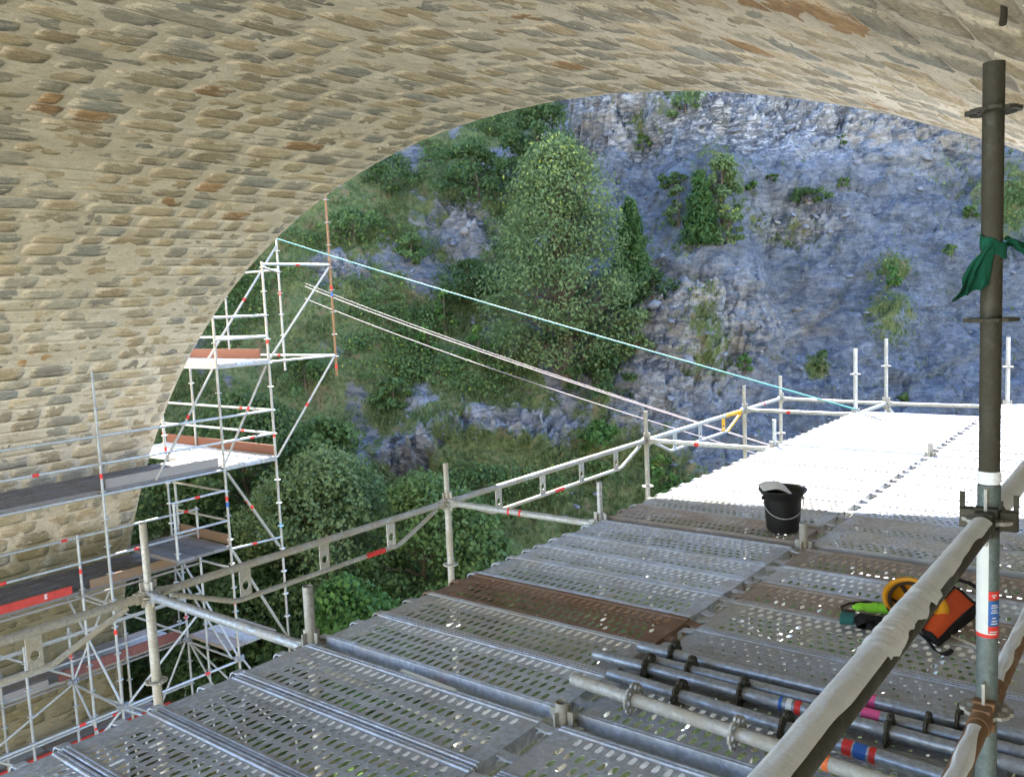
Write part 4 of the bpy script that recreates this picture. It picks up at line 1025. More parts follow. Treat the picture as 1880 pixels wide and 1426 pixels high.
# ------------------------------------------------------------------ scaffold along the left pier
ps = thing('pier_scaffold', 'tall tube scaffold with platforms at several levels along the left pier of the arch', 'scaffold', (-15.2, 7.4, -12.5))
X0, XI, XJ = -15.2, -16.35, -17.1
RSM = rosette_mesh(False, 0.064, 0.012).mesh('rosette', M['white_band'])
RSG = rosette_mesh(False, 0.064, 0.012).mesh('rosette', M['galv'])
TS = 0.027
def pstd(x, y, z0, z1, mat, bright=False, bands=()):
    k0 = math.ceil(z0*2)/2; zs = [k for k in np.arange(k0, z1, 0.5)]
    zs = [z for z in zs if z > -7.6]
    return standard(ps, x, y, z0, z1, M[mat], zs, ros_me=RSM if bright else RSG, r=TS, n=8, bands=bands, hollow=False)
B = lambda *a: [(z, 0.09, M[m]) for z, m in a]
for y in (2.45, 4.90): pstd(X0, y, -12.5, 0.8, 'galv')
pstd(X0, 7.36, -12.5, 0.80, 'galv', False, B((-1.22, 'red_band'), (-4.1, 'red_band')))
pstd(X0, 9.85, -12.5, 2.3, 'galv_old', False, B((-2.15, 'red_band'), (-2.27, 'blue_band'), (-4.3, 'red_band')))
pstd(X0, 11.10, -12.5, 2.62, 'galv_old', True, B((0.95, 'red_band'), (-1.03, 'red_band'), (-3.0, 'cyan_band')))
pstd(X0, 12.92, 0.06, 4.3, 'rust_tube', False, B((2.05, 'red_band'), (1.9, 'blue_band'), (0.27, 'red_band')))
pstd(-17.07, 12.92, 0.15, 3.4, 'galv_old', True, B((2.0, 'red_band'),))
pstd(-19.3, 12.92, 0.2, 3.2, 'galv_old', True)
pstd(-18.2, 11.10, -1.5, 2.2, 'galv_old'); pstd(-19.6, 11.10, -12.5, 0.3, 'galv', True, B((-1.25, 'red_band'),))
for y in (4.90, 7.36, 9.85): pstd(XI, y, -12.5, -2.45, 'galv', False, B((-3.15, 'red_band'),))
for y in (4.90, 7.36, 9.85): pstd(XJ, y, -12.5, -4.4 if y < 9 else -1.95, 'galv', False, B((-5.0, 'red_band'),))
pstd(-17.45, 9.90, -1.5, 0.3, 'galv', True, B((-1.3, 'red_band'),))
def pl(a, b, mat='galv', bands=(), r=TS*0.93):
    o = part(ps, 'ledger', MB().tube(a, b, r, 8), M[mat]); a = Vector(a); b = Vector(b); d = (b-a).normalized()
    for f, m in bands:
        c = a.lerp(b, f); w = MB().tube(c-d*0.055, c+d*0.055, r+0.003, 8, cap=False); w.v = [tuple(Vector(v)-Vector(ps.location)) for v in w.v]; w.build('sticker', M[m], o)
ys = [2.45, 4.90, 7.36, 9.85, 11.10]
for i in range(4):
    for z in (-0.5, -1.0): pl((X0, ys[i], z), (X0, ys[i+1], z), 'galv', [(0.55, 'red_band')] if (i in (1, 3) and z < -0.9) else ())
    pl((X0, ys[i], -1.56), (X0, ys[i+1], -1.56))
    if i < 3:
        pl((X0, ys[i], -5.55), (X0, ys[i+1], -5.55), 'galv', [(0.7, 'red_band')]); pl((X0-0.16, ys[i], -5.62), (X0-0.16, ys[i+1], -5.62))
        for z in (-2.5, -3.0): pl((XI, ys[i], z), (XI, ys[i+1], z), 'galv', [(0.45, 'red_band')] if z < -2.9 else [(0.9, 'red_band')])
        pl((XI, ys[i], -3.66), (XI, ys[i+1], -3.66), 'board_grey'); pl((XJ, ys[i], -4.6), (XJ, ys[i+1], -4.6)); pl((XJ, ys[i], -5.1), (XJ, ys[i+1], -5.1))
        pl((-17.35, ys[i], -5.62), (-17.35, ys[i+1], -5.62), 'board_grey'); pl((XJ, ys[i], -6.5), (XJ, ys[i+1], -6.5), 'galv', [(0.3, 'red_band')]); pl((-18.1, ys[i], -7.45), (-18.1, ys[i+1], -7.45), 'galv')
    for z in (-3.6, -5.55): pl((X0, ys[i], z), (XI if z > -4 else XJ, ys[i], z), 'galv')
for y in (7.36, 9.85):
    pl((X0, y, -1.56), (-17.0, y, -1.56)); pl((X0, y, -7.5), (XJ, y, -7.5))
for z in (1.5, 1.06): pl((X0, 9.85, z), (X0, 11.10, z))
for z in (1.06, -0.5, -1.0): pl((X0, 11.10, z), (-19.6, 11.10, z), 'galv', [(0.25, 'red_band')] if z < 1 else ())
pl((X0, 9.85, 0.50), (X0, 11.10, 0.50)); pl((X0, 11.10, 2.56), (X0, 12.92, 2.56), 'galv', [(0.5, 'red_band')]); pl((X0, 11.10, 0.52), (X0, 12.92, 0.52))
pl((X0, 12.92, 0.52), (-19.3, 12.92, 0.52), 'galv', [(0.5, 'red_band')]); pl((X0, 11.1, 2.5), (-17.07, 12.92, 2.5)); pl((X0, 11.10, 0.5), (-18.2, 11.10, 0.5)); pl((X0, 9.85, 0.5), (-18.2, 9.85, 0.5))
pl((-17.07, 12.92, 2.56), (-19.3, 12.92, 2.56)); pl((X0, 9.85, -3.2), (X0, 11.10, -3.25), 'galv', [(0.45, 'red_band')]); pl((X0, 11.10, -1.58), (-19.6, 11.10, -1.58))
for z in (-2.0, -2.6): pl((X0, 9.85, z), (-17.1, 9.85, z), 'galv_old'); pl((X0, 9.85, z+0.02), (X0, 8.65, z), 'galv', [(0.55, 'red_band')]) if z > -2.5 else pl((X0, 9.85, z), (X0, 8.65, z))
pstd(X0-0.02, 8.70, -3.15, -2.0, 'galv')
def pb(a, b, mat='galv_old', bands=()): brace(ps, a, b, M[mat], r=TS*0.88, n=8, bands=[(f, 0.09, M[m]) for f, m in bands])
pb((X0, 12.88, 2.5), (X0, 11.14, 0.6), 'galv_old'); pb((X0, 12.88, 0.5), (X0, 11.16, -1.5), 'galv_old', [(0.5, 'red_band')])
pb((X0-0.05, 11.06, 0.45), (X0-0.05, 9.9, -1.45), 'galv_old', [(0.45, 'red_band')]); pb((X0-0.05, 9.8, 0.5), (X0-0.05, 8.4, -1.5), 'galv_old', [(0.45, 'red_band')])
pb((X0, 9.90, -1.62), (X0, 11.05, -3.45), 'galv_old', [(0.45, 'red_band')]); pb((X0-0.14, 9.95, -1.60), (X0-0.14, 11.10, -3.45), 'galv', [(0.4, 'red_band')])
pb((X0, 9.90, -3.25), (X0, 11.05, -5.40), 'galv_old'); pb((X0-0.14, 9.95, -3.25), (X0-0.14, 11.10, -5.40), 'galv')
pb((X0, 9.90, -5.5), (X0, 11.05, -7.4), 'galv')
pb((-17.07, 12.9, 3.1), (-16.2, 10.3, 0.62), 'galv_old', [(0.5, 'red_band')])
pb((X0, 9.85, -5.5), (XJ, 9.85, -3.7), 'galv'); pb((X0-0.1, 9.75, -5.5), (XJ-0.1, 9.75, -3.9), 'galv'); pb((XJ, 9.85, -5.5), (X0, 9.85, -7.4), 'galv'); pb((XJ, 9.80, -5.5), (XJ, 8.7, -7.4), 'galv'); pb((XJ, 9.9, -5.6), (X0-0.1, 10.9, -7.6), 'galv')
pb((X0, 7.36, -5.5), (XJ, 7.36, -3.7), 'galv'); pb((XJ, 7.36, -5.5), (X0, 7.36, -7.4), 'galv', [(0.4, 'red_band')]); pb((X0, 7.36, -5.6), (X0, 9.0, -4.3), 'galv'); pb((X0, 7.4, -5.6), (X0, 9.75, -7.4), 'galv'); pb((X0, 7.3, -5.6), (X0, 5.0, -7.4), 'galv')
pb((XJ, 7.36, -5.5), (XJ, 8.3, -3.8), 'galv', [(0.4, 'cyan_band')]); pb((XJ, 7.36, -5.55), (XJ-0.1, 5.2, -6.6), 'galv')
for y in (6.15, 8.6):
    pstd(XJ-0.25, y, -12.5, -4.7, 'galv_old'); pl((XI, y, -3.66), (XJ-0.9, y, -3.66), 'galv_old'); pl((XJ-0.25, y, -5.62), (-18.6, y, -5.62), 'galv_old')
pstd(XI+0.1, 6.2, -12.5, -4.2, 'galv', False, B((-4.7, 'red_band'),)); pstd(XI+0.1, 8.62, -12.5, -4.5, 'galv_old')
for i in range(3):
    pl((XI, ys[i], -4.3), (XI, ys[i+1], -4.3), 'galv_old'); pl((X0, ys[i], -6.5), (X0, ys[i+1], -6.5), 'galv_old'); pl((XJ-0.25, ys[i], -7.0), (XJ-0.25, ys[i+1], -7.0), 'galv_old')
    pb((XJ, ys[i], -3.7), (XJ, ys[i+1], -5.4), 'galv_old'); pb((XI, ys[i], -5.6), (XI, ys[i+1], -7.4), 'galv_old')
for q, w in ((-5.5, 0.09),):
    for x, y in ((X0, 7.36), (X0, 9.85), (XJ, 7.36), (XJ, 9.85)): part(ps, 'coupler', MB().lathe([(TS, -0.01), (0.09, -0.01), (0.09, 0.01), (TS, 0.01)], 10, (x, y, q)).box((x+0.07, y, q), (0.07, 0.05, 0.09)).box((x-0.07, y, q), (0.07, 0.05, 0.09)).box((x, y+0.07, q), (0.05, 0.07, 0.09)).box((x, y-0.07, q), (0.05, 0.07, 0.09)), M['galv_dark'])
def board(name, c, d, mat): return part(ps, name, MB().box(c, d), M[mat])
def pplat(x_in, x_out, y0, y1, z, along='y', mats=('plat_shaded', 'plat_shaded')):
    if along == 'y':
        n = max(1, round(abs(x_out-x_in)/0.36)); w = (x_out-x_in)/n
        yy = [y for y in ys if y0-0.01 <= y <= y1+0.01]
        for i in range(len(yy)-1):
            for k in range(n): pboard(x_in+(k+0.5)*w, (yy[i]+yy[i+1])/2, z, abs(w)-0.012, yy[i+1]-yy[i]-0.03, mats[(k+i) % len(mats)], 'y')
    else:
        n = max(1, round((y1-y0)/0.36)); w = (y1-y0)/n; L = abs(x_out-x_in); m = max(1, round(L/2.1))
        for i in range(m):
            for k in range(n): pboard(min(x_in, x_out)+(i+0.5)*L/m, y0+(k+0.5)*w, z, w-0.012, L/m-0.03, mats[(k+i) % len(mats)], 'x')
_pb = {}
def pboard(x, y, z, w, L, mat, ax):
    key = (round(w, 2), round(L, 2), mat)
    if key not in _pb:                                            # folded plank with two lines of raised slots and edge ribs
        mb = MB().box((0, 0, -0.03), (L, w, 0.06))
        for s in (-1, 1): mb.box((0, s*(w/2-0.012), 0.004), (L, 0.016, 0.008))
        for r_ in range(3):
            for k in range(int(L/0.10)): mb.box((-L/2+0.07+k*0.10+0.05*(r_ % 2), (r_-1)*w*0.27, 0.002), (0.035, 0.06, 0.005))
        _pb[key] = mb.mesh('platform_plank', M[mat])
    link('platform_plank', _pb[key], ps, Vector((x, y, z))-Vector(ps.location), (0, 0, math.pi/2 if ax == 'y' else 0))
pplat(-16.85, -15.24, 2.45, 9.85, -1.48)
pplat(-19.5, -15.15, 9.88, 11.12, -1.48, 'x', ('deck_grey', 'deck_dusty'))
pplat(-18.6, -15.15, 9.88, 11.12, 0.58, 'x', ('deck_grey', 'deck_dusty'))
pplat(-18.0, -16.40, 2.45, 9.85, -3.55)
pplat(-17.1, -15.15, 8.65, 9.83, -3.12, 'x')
pplat(-18.6, -17.40, 2.45, 9.85, -5.53, mats=('deck_brown', 'deck_dusty'))
pplat(-19.0, -18.05, 2.45, 9.85, -7.40, mats=('deck_brown', 'deck_dusty'))
pplat(-17.1, -15.6, 9.87, 11.1, -5.40, 'x', ('deck_brown', 'deck_dusty'))
tb = lambda x, y0, y1, z, m, h=0.16: board('toe_board', (x, (y0+y1)/2, z+h/2+0.012), (0.034, y1-y0, h), m)
tx = lambda x0, x1, y, z, m, h=0.16: board('toe_board', ((x0+x1)/2, y, z+h/2+0.012), (abs(x1-x0), 0.034, h), m)
tb(X0-0.06, 7.45, 9.75, -1.48, 'board_grey', 0.17)
tx(-15.3, -19.5, 11.14, -1.48, 'board_red', 0.20); tx(-15.55, -18.6, 11.14, 0.58, 'board_red', 0.20)
tx(-15.3, -17.1, 9.88, -3.12, 'board_brown', 0.2)
tr_ = tb(XI-0.02, 2.5, 7.18, -3.55, 'red_board', 0.155); tb(XI-0.02, 7.52, 9.78, -3.55, 'board_brown', 0.17)
tb(-17.36, 7.2, 9.8, -5.53, 'maroon_board', 0.20); tb(-17.36, 2.5, 7.0, -5.53, 'board_grey', 0.14)
tb(-17.98, 5.2, 9.8, -7.40, 'red_board', 0.26)
# pale swoosh and a small mark printed on the red board
sw = MB(); P = []
for k in range(13):
    f = k/12; y = 4.6+0.95*f; zt = -3.52+0.12*f**1.6; w = 0.075*math.sin(math.pi*(0.12+0.88*f))*(1-0.6*f)+0.004
    P += [(XI+0.0005, y, zt-w/2), (XI+0.0005, y, min(zt+w/2, -3.385))]
sw.add([Vector(p)-Vector(ps.location) for p in P], [(2*k, 2*k+1, 2*k+3, 2*k+2) for k in range(12)]); sw.build('printed_swoosh', M['white_band'], tr_)
mk = MB(); 
for y, z, w, h in ((6.70, -3.41, 0.06, 0.016), (6.70, -3.445, 0.04, 0.03), (6.70, -3.48, 0.06, 0.016)): mk.add([Vector(p)-Vector(ps.location) for p in ((XI+0.0005, y-w/2, z-h/2), (XI+0.0005, y+w/2, z-h/2), (XI+0.0005, y+w/2, z+h/2), (XI+0.0005, y-w/2, z+h/2))], [(0, 1, 2, 3)])
mk.build('printed_mark', M['white_band'], tr_)
# clutter: pale sheet scraps and dark drain tube on the pier
part(ps, 'lamp_tube', MB().tube((-17.05, 5.95, -4.25), (-17.02, 5.95, -4.42), 0.055, 10).tube((-17.02, 5.95, -4.42), (-17.0, 5.95, -5.0), 0.025, 8), M['white_band'])
dr = thing('drain_pipe', 'rust-brown drain pipe stub fixed to the pier face below the shaded platform', 'pipe', (-17.3, 6.0, -1.9))
MB().tube((0, 0, -0.1), (-0.55, -0.05, -1.25), 0.055, 10).tube((-0.02, 0, -0.1), (-0.03, 0, 0.0), 0.09, 10).build('pipe', M['rust_tube'], dr)
MB().tube((-0.60, -0.05, -1.36), (-0.54, -0.05, -1.22), 0.075, 10).build('collar', M['galv_old'], dr)

# ------------------------------------------------------------------ cables from the pier scaffold to the deck
def cable(a, b, sag, r, mat, label):
    a = Vector(a); b = Vector(b); P = [a.lerp(b, k/24)-a-Vector((0, 0, sag*4*(k/24)*(1-k/24))) for k in range(25)]
    o = MB().path(P, r, 6).build('cable', M[mat]); o.location = a; tag(o, label, 'cable', 'cables across the gap')
cable(on_y(505, 437, 13.3), (XA+0.02, YN[4]-0.03, 0.07), 0.05, 0.0095, 'cable_cyan', 'pale blue rope, highest of the lines across the gap, reaching the slim sunlit post')
e1, e2, e3 = on_y(1450, 828, 11.6), on_y(1440, 826, 11.4), on_y(1452, 852, 11.2)
cable(on_y(560, 520, 13.6), e1, 0.10, 0.0050, 'cable_white', 'thin pale line just under the pale blue rope, upper one of the close pair')
cable(on_y(560, 526, 13.4), e2, 0.10, 0.0070, 'cable_white', 'white cable, brightest line of the close pair across the gap')
cable(on_y(560, 548, 13.2), e3, 0.12, 0.0060, 'cable_white', 'lowest white cable across the gap, starting below the close pair')
# ------------------------------------------------------------------ vegetation
def leaves_np(C, N, size, rs, elong=1.7, updir=0.55):
    """folded leaf quads at centres C with outward hints N -> verts, faces"""
    n = len(C); nr = rs.normal(size=(n, 3)); nr += N*1.0; nr[:, 2] += updir; nr /= np.linalg.norm(nr, axis=1)[:, None]
    t = rs.normal(size=(n, 3)); t[:, 2] -= 0.4; t -= nr*(t*nr).sum(1)[:, None]; t /= np.linalg.norm(t, axis=1)[:, None]; b = np.cross(nr, t)
    s = size*rs.uniform(0.6, 1.35, (n, 1)); w = s/elong
    V = np.stack([C-t*s*0.5, C+b*w*0.5+nr*s*0.10, C+t*s*0.5-nr*s*0.06, C-b*w*0.5+nr*s*0.10], 1).reshape(-1, 3)
    F = np.arange(4*n).reshape(n, 4)
    return V, F
def limb(mb, a, b, r0, r1, rs, k=4):
    a = Vector(a); b = Vector(b); L = (b-a).length; P = []; rr = []
    for i in range(k+1):
        f = i/k; j = Vector(rs.normal(size=3)*0.035*L*math.sin(math.pi*f)); P.append(a.lerp(b, f)+j); rr.append(r0+(r1-r0)*f)
    mb.path(P, rr, 6)
def tree(name, label, cat, base, h, w, mat, nclump, nleaf, leaf, seed, kind='broad', group=None, tip=0.0, sink=0.2, crown_lo=0.14, lean=(0, 0), clump_r=None):
    rs = np.random.RandomState(seed); base = Vector(base)-Vector((0, 0, sink)); t = thing(name, label, cat, tuple(base), group)
    tm = MB(); C = []; Nn = []; Cl = []
    top = Vector((lean[0], lean[1], h*0.93))
    tr = 0.018*h+0.02
    if kind == 'conifer':
        tm.path([top*f for f in (0, 0.3, 0.6, 1.0)], [tr, tr*0.75, tr*0.45, 0.01], 7)
        nl = int(16+h*2.2)
        for k in range(nl):
            f = crown_lo+(0.99-crown_lo)*k/(nl-1); c0 = top*(f/0.93*0.96); rad = w/2*(1-f)**0.75*rs.uniform(0.75, 1.1)+0.06
            for q in range(7):
                a = 2*math.pi*(q+rs.uniform(-0.3, 0.3))/7+k; tipv = c0+Vector((math.cos(a)*rad, math.sin(a)*rad, -0.22*rad+rs.uniform(-0.05, 0.1)))
                if q % 2 == 0: limb(tm, c0, tipv, 0.02*(1-f)+0.006, 0.004, rs, 2)
                m = max(6, int(nleaf*rad/(w/2)/7/nl*2.2))
                g_ = rs.rand(m)**0.7; p = np.outer(1-g_, np.array(c0))+np.outer(g_, np.array(tipv))+rs.normal(size=(m, 3))*np.array([0.09, 0.09, 0.06])*(0.6+rad)
                C.append(p); Nn.append(np.tile(np.array([math.cos(a), math.sin(a), -0.2]), (m, 1))); Cl.append(np.full(m, rs.uniform(-0.15, 0.15)))
    else:
        tm.path([Vector((0, 0, 0)), top*0.3+Vector(rs.normal(size=3)*0.02*h), top*0.6+Vector(rs.normal(size=3)*0.02*h), top], [tr*1.25, tr*0.85, tr*0.5, 0.012], 8)
        cr = clump_r or 0.16*w
        lob = [(rs.uniform(0, 6.28), rs.uniform(0.15, 0.95), rs.uniform(0.75, 1.15)) for _ in range(14)]
        for k in range(nclump):
            f = crown_lo+(1-crown_lo)*rs.rand()**0.85; a = rs.uniform(0, 2*math.pi)
            prof = (math.sin(math.pi*min(1, (f-crown_lo)/(1-crown_lo)*0.86+0.14)))**0.75 if kind == 'broad' else (1-((f-crown_lo)/(1-crown_lo))**2.0)**0.6*min(1, 0.45+f*1.6)
            m_ = 1.0
            for la, lf, lr in lob: m_ = m_ + (lr-0.95)*math.exp(-((math.cos(a-la)-1)**2)*3-((f-lf)/0.16)**2)
            rad = w/2*prof*m_*(1-0.75*rs.rand()**2.6)
            p = Vector((math.cos(a)*rad+lean[0]*f, math.sin(a)*rad+lean[1]*f, h*f*0.97))
            if k % 3 == 0 or kind != 'broad': limb(tm, top*min(0.97, max(0.06, f*0.82-0.06)), p, 0.35*tr*(1-f)+0.010, 0.006, rs, 3)
            m = int(nleaf/nclump*rs.uniform(0.6, 1.4)); q = rs.normal(size=(m, 3)); q /= np.linalg.norm(q, axis=1)[:, None]
            q *= (rs.rand(m, 1)**0.45)*cr*rs.uniform(0.7, 1.3)*np.array([1.0, 1.0, 0.62])
            C.append(np.array(p)+q); nn = q/cr+np.array([math.cos(a), math.sin(a), 0.2])*0.5; Nn.append(nn); Cl.append(np.full(m, rs.uniform(-0.25, 0.25)))
    tm.build('trunk', M['bark'], t)
    C = np.concatenate(C); Nn = np.concatenate(Nn); Cl = np.concatenate(Cl)
    V, F = leaves_np(C, Nn, leaf, rs, 1.7 if kind != 'conifer' else 3.2)
    tint = np.clip(0.5+Cl+rs.normal(size=len(C))*0.13, 0, 1); tp = (rs.rand(len(C)) < tip*sstep(0.6*h, h, C[:, 2]))*rs.uniform(0.4, 1, len(C))
    cc = np.repeat(np.stack([tint, tp, 0*tint], -1), 4, 0)
    mesh_np('crown', V, F, M[mat], t, col=cc)
    return t
def size_at(px, py, hpx, wpx):
    p = hill_at(px, py); d = float((np.array(p)-np.array([0, 0, CAM_H])) @ C_F); return Vector(p), hpx/F_PX*d, wpx/F_PX*d
def pt(name, label, cat, px, py, hpx, wpx, mat, ncl, nlf, leaf, seed, kind='broad', **kw):
    b, h, w = size_at(px, py, hpx, wpx); return tree(name, label, cat, b, h, w, mat, ncl, nlf, leaf, seed, kind, **kw)
pt('broadleaf_tree', 'big leafy tree with pale tips standing mid-slope at the edge of the bare rock', 'tree', 1035, 705, 458, 262, 'leaf_grey', 260, 30000, 0.130, 11, 'ovate', tip=0.12, crown_lo=0.13, sink=0.3)
pt('conifer', 'slim dark green conifer close behind the big leafy tree', 'conifer', 1157, 545, 195, 92, 'needle', 0, 6500, 0.24, 12, 'conifer', sink=0.2, crown_lo=0.03)
pt('broadleaf_tree', 'dark bushy tree above the big leafy tree, just under the arch', 'tree', 985, 345, 190, 130, 'leaf_dark', 80, 7500, 0.17, 13, crown_lo=0.05)
pt('broadleaf_tree', 'low spreading tree on the upper left slope under the arch edge', 'tree', 880, 360, 110, 130, 'leaf_dark', 50, 3600, 0.17, 14, crown_lo=0.05)
pt('conifer', 'small bright conifer on the scree right of the big leafy tree', 'conifer', 1287, 432, 125, 66, 'needle', 0, 4200, 0.22, 15, 'conifer', crown_lo=0.02)
pt('broadleaf_tree', 'small pale tree beside the bright conifer on the scree', 'tree', 1330, 405, 130, 75, 'leaf_grey', 45, 2600, 0.16, 16, crown_lo=0.08)
pt('shrub', 'yellowish thin shrub at the foot of the bright conifer', 'shrub', 1335, 440, 75, 55, 'leaf_grey', 22, 900, 0.15, 17, tip=0.4, crown_lo=0.05)
pt('shrub', 'sparse pale sapling left of the bright conifer', 'shrub', 1245, 410, 85, 45, 'leaf_grey', 20, 700, 0.15, 18, crown_lo=0.05)
# thicket at the foot of the slope, lower left
def at_depth(px, py, dep): d = ray(px, py); return Vector((d[0]*dep, d[1]*dep, CAM_H+d[2]*dep))
def pd(name, label, px, py, hpx, wpx, dep, mat, ncl, nlf, leaf, seed, **kw):
    b = at_depth(px, py, dep); k = dep/F_PX; return tree(name, label, 'tree', b, hpx*k, wpx*k, mat, ncl, nlf, leaf, seed, 'broad', crown_lo=kw.pop('crown_lo', 0.05), sink=0.0, **kw)
TG = 'thicket at the foot of the slope'
pd('broadleaf_tree', 'broad grey-green treetop right of the pier scaffold, above the lattice beam', 610, 1150, 320, 300, 23.0, 'leaf_grey', 170, 22000, 0.125, 21, group=TG)
pd('broadleaf_tree', 'green treetop behind the second post of the lattice beam', 790, 1180, 310, 250, 22.0, 'leaf_broad', 140, 17000, 0.125, 22, group=TG)
pd('broadleaf_tree', 'bright green maple-like bush just beyond the deck edge by the near post stub', 655, 1290, 240, 190, 19.0, 'leaf_bright', 80, 5200, 0.16, 23, group=TG)
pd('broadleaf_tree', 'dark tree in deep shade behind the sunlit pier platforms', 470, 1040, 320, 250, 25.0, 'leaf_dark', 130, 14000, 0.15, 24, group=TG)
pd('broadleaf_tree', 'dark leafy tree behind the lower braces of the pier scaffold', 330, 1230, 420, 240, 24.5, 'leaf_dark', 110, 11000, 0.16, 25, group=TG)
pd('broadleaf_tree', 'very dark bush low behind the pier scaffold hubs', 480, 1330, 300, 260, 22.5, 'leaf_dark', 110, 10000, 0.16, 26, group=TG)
pd('broadleaf_tree', 'mid green bush peeping over the deck edge before the post stub at the shade line', 900, 1170, 200, 150, 22.0, 'leaf_broad', 70, 4600, 0.17, 27, group=TG)
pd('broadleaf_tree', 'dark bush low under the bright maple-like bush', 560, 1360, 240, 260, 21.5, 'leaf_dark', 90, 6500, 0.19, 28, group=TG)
pd('broadleaf_tree', 'leafy dark green tree left of the big rock ledge', 600, 960, 190, 170, 25.5, 'leaf_broad', 80, 6000, 0.18, 29, group=TG)
for i, (lb_, px, py, hh, ww, mat, nc, nl, tp) in enumerate([
    ('yellow-green sapling under the pale blue rope on the left slope', 818, 600, 75, 45, 'leaf_bright', 12, 420, 0.5),
    ('thin yellowish sapling on the left slope above the close pair of cables', 785, 650, 60, 50, 'leaf_bright', 12, 420, 0.4),
    ('small sapling between the cables left of the big leafy tree', 880, 660, 70, 55, 'leaf_bright', 14, 500, 0.4),
    ('low bush under the big leafy tree, right of its trunk', 1100, 730, 90, 120, 'leaf_dark', 30, 1900, 0.0),
    ('low spreading bush at the lower right of the big leafy tree', 1170, 640, 80, 90, 'leaf_grey', 26, 1500, 0.0),
    ('brown-green bush under the slim conifer', 1200, 545, 55, 80, 'leaf_dark', 22, 1100, 0.0),
    ('green bush on the left slope below the arch edge', 650, 440, 70, 100, 'leaf_broad', 30, 1800, 0.0),
    ('dark bush high on the left slope close to the arch', 720, 345, 70, 110, 'leaf_dark', 30, 1900, 0.0),
    ('rounded bush in the middle of the left slope', 760, 480, 55, 70, 'leaf_broad', 22, 1000, 0.0),
    ('dark bush left of the big leafy tree under the pale blue rope', 860, 545, 75, 120, 'leaf_dark', 34, 2200, 0.0),
    ('small round bush on the left slope below the lowest cable', 720, 740, 60, 70, 'leaf_broad', 20, 900, 0.0),
    ('bush above the treetops left of the grey rock ledge', 560, 720, 80, 90, 'leaf_broad', 26, 1500, 0.0),
    ('green bush right of the grey rock ledge', 1100, 815, 45, 80, 'leaf_bright', 22, 1000, 0.0),
    ('dark rounded shrub on the scree left of the bright conifer', 1238, 336, 26, 46, 'leaf_dark', 16, 700, 0.0),
    ('round bright shrub on the scree right of the pale small tree', 1382, 350, 22, 30, 'leaf_bright', 12, 420, 0.0),
    ('flat dark shrub in the middle of the scree', 1480, 368, 26, 72, 'leaf_dark', 18, 800, 0.0),
    ('tiny dark shrub above the flat dark shrub', 1418, 329, 12, 26, 'leaf_dark', 8, 260, 0.0),
    ('tiny round shrub on the scree near the cliff foot', 1545, 336, 18, 22, 'leaf_broad', 8, 260, 0.0),
    ('leafy clump hanging in the middle of the cliff edge under the arch crown', 1255, 205, 45, 80, 'leaf_grey', 18, 800, 0.0),
    ('bright clump topping the grassy mound on the scree', 1630, 512, 32, 42, 'leaf_bright', 14, 560, 0.0),
    ('small green shrub on the right-hand scree near the green rag', 1745, 470, 26, 36, 'leaf_broad', 10, 360, 0.0),
    ('pair of low shrubs left of the tall post below the cliff', 1785, 390, 20, 38, 'leaf_broad', 10, 360, 0.0),
    ('narrow dark shrub on the scree above the sunlit deck', 1510, 680, 50, 26, 'leaf_dark', 12, 520, 0.0),
    ('small rounded shrub just above the far guard rail', 1664, 732, 22, 24, 'leaf_broad', 8, 300, 0.0),
    ('shrub on the ledge beside the slim sunlit post', 1365, 680, 40, 26, 'leaf_bright', 10, 380, 0.0),
    ('scraggy shrub on the rock face below the cliff left part', 1175, 268, 28, 34, 'leaf_broad', 10, 360, 0.0),
    ('tiny shrub at the top of the scree under the crags', 1545, 262, 22, 22, 'leaf_bright', 8, 260, 0.0),
    ('dry bush below the shade-line post on the lattice beam', 1210, 890, 60, 70, 'leaf_bright', 18, 700, 0.5),
    ('green shrub on the steep bank under the far lattice beam', 1090, 890, 50, 60, 'leaf_broad', 16, 700, 0.0),
    ]):
    pt('sapling' if 'sapling' in lb_ else 'shrub', lb_, 'shrub', px, py, hh, ww, mat, nc, nl, 0.15, 100+i, tip=tp, crown_lo=0.02, sink=0.12, clump_r=None)

for i, (x, y, zt, w) in enumerate([(-6.4, 5.2, -3.4, 3.0), (-6.6, 3.4, -3.8, 2.6), (-4.6, 4.0, -3.2, 2.6)]):
    tree('shrub', 'dark bush in the shade under the perforated deck, glimpsed through its holes', 'shrub', (x, y, zt-4.2), 4.4, w, 'leaf_dark', 60, 3000, 0.22, 60+i, group='bushes under the deck', sink=0.0, crown_lo=0.3)
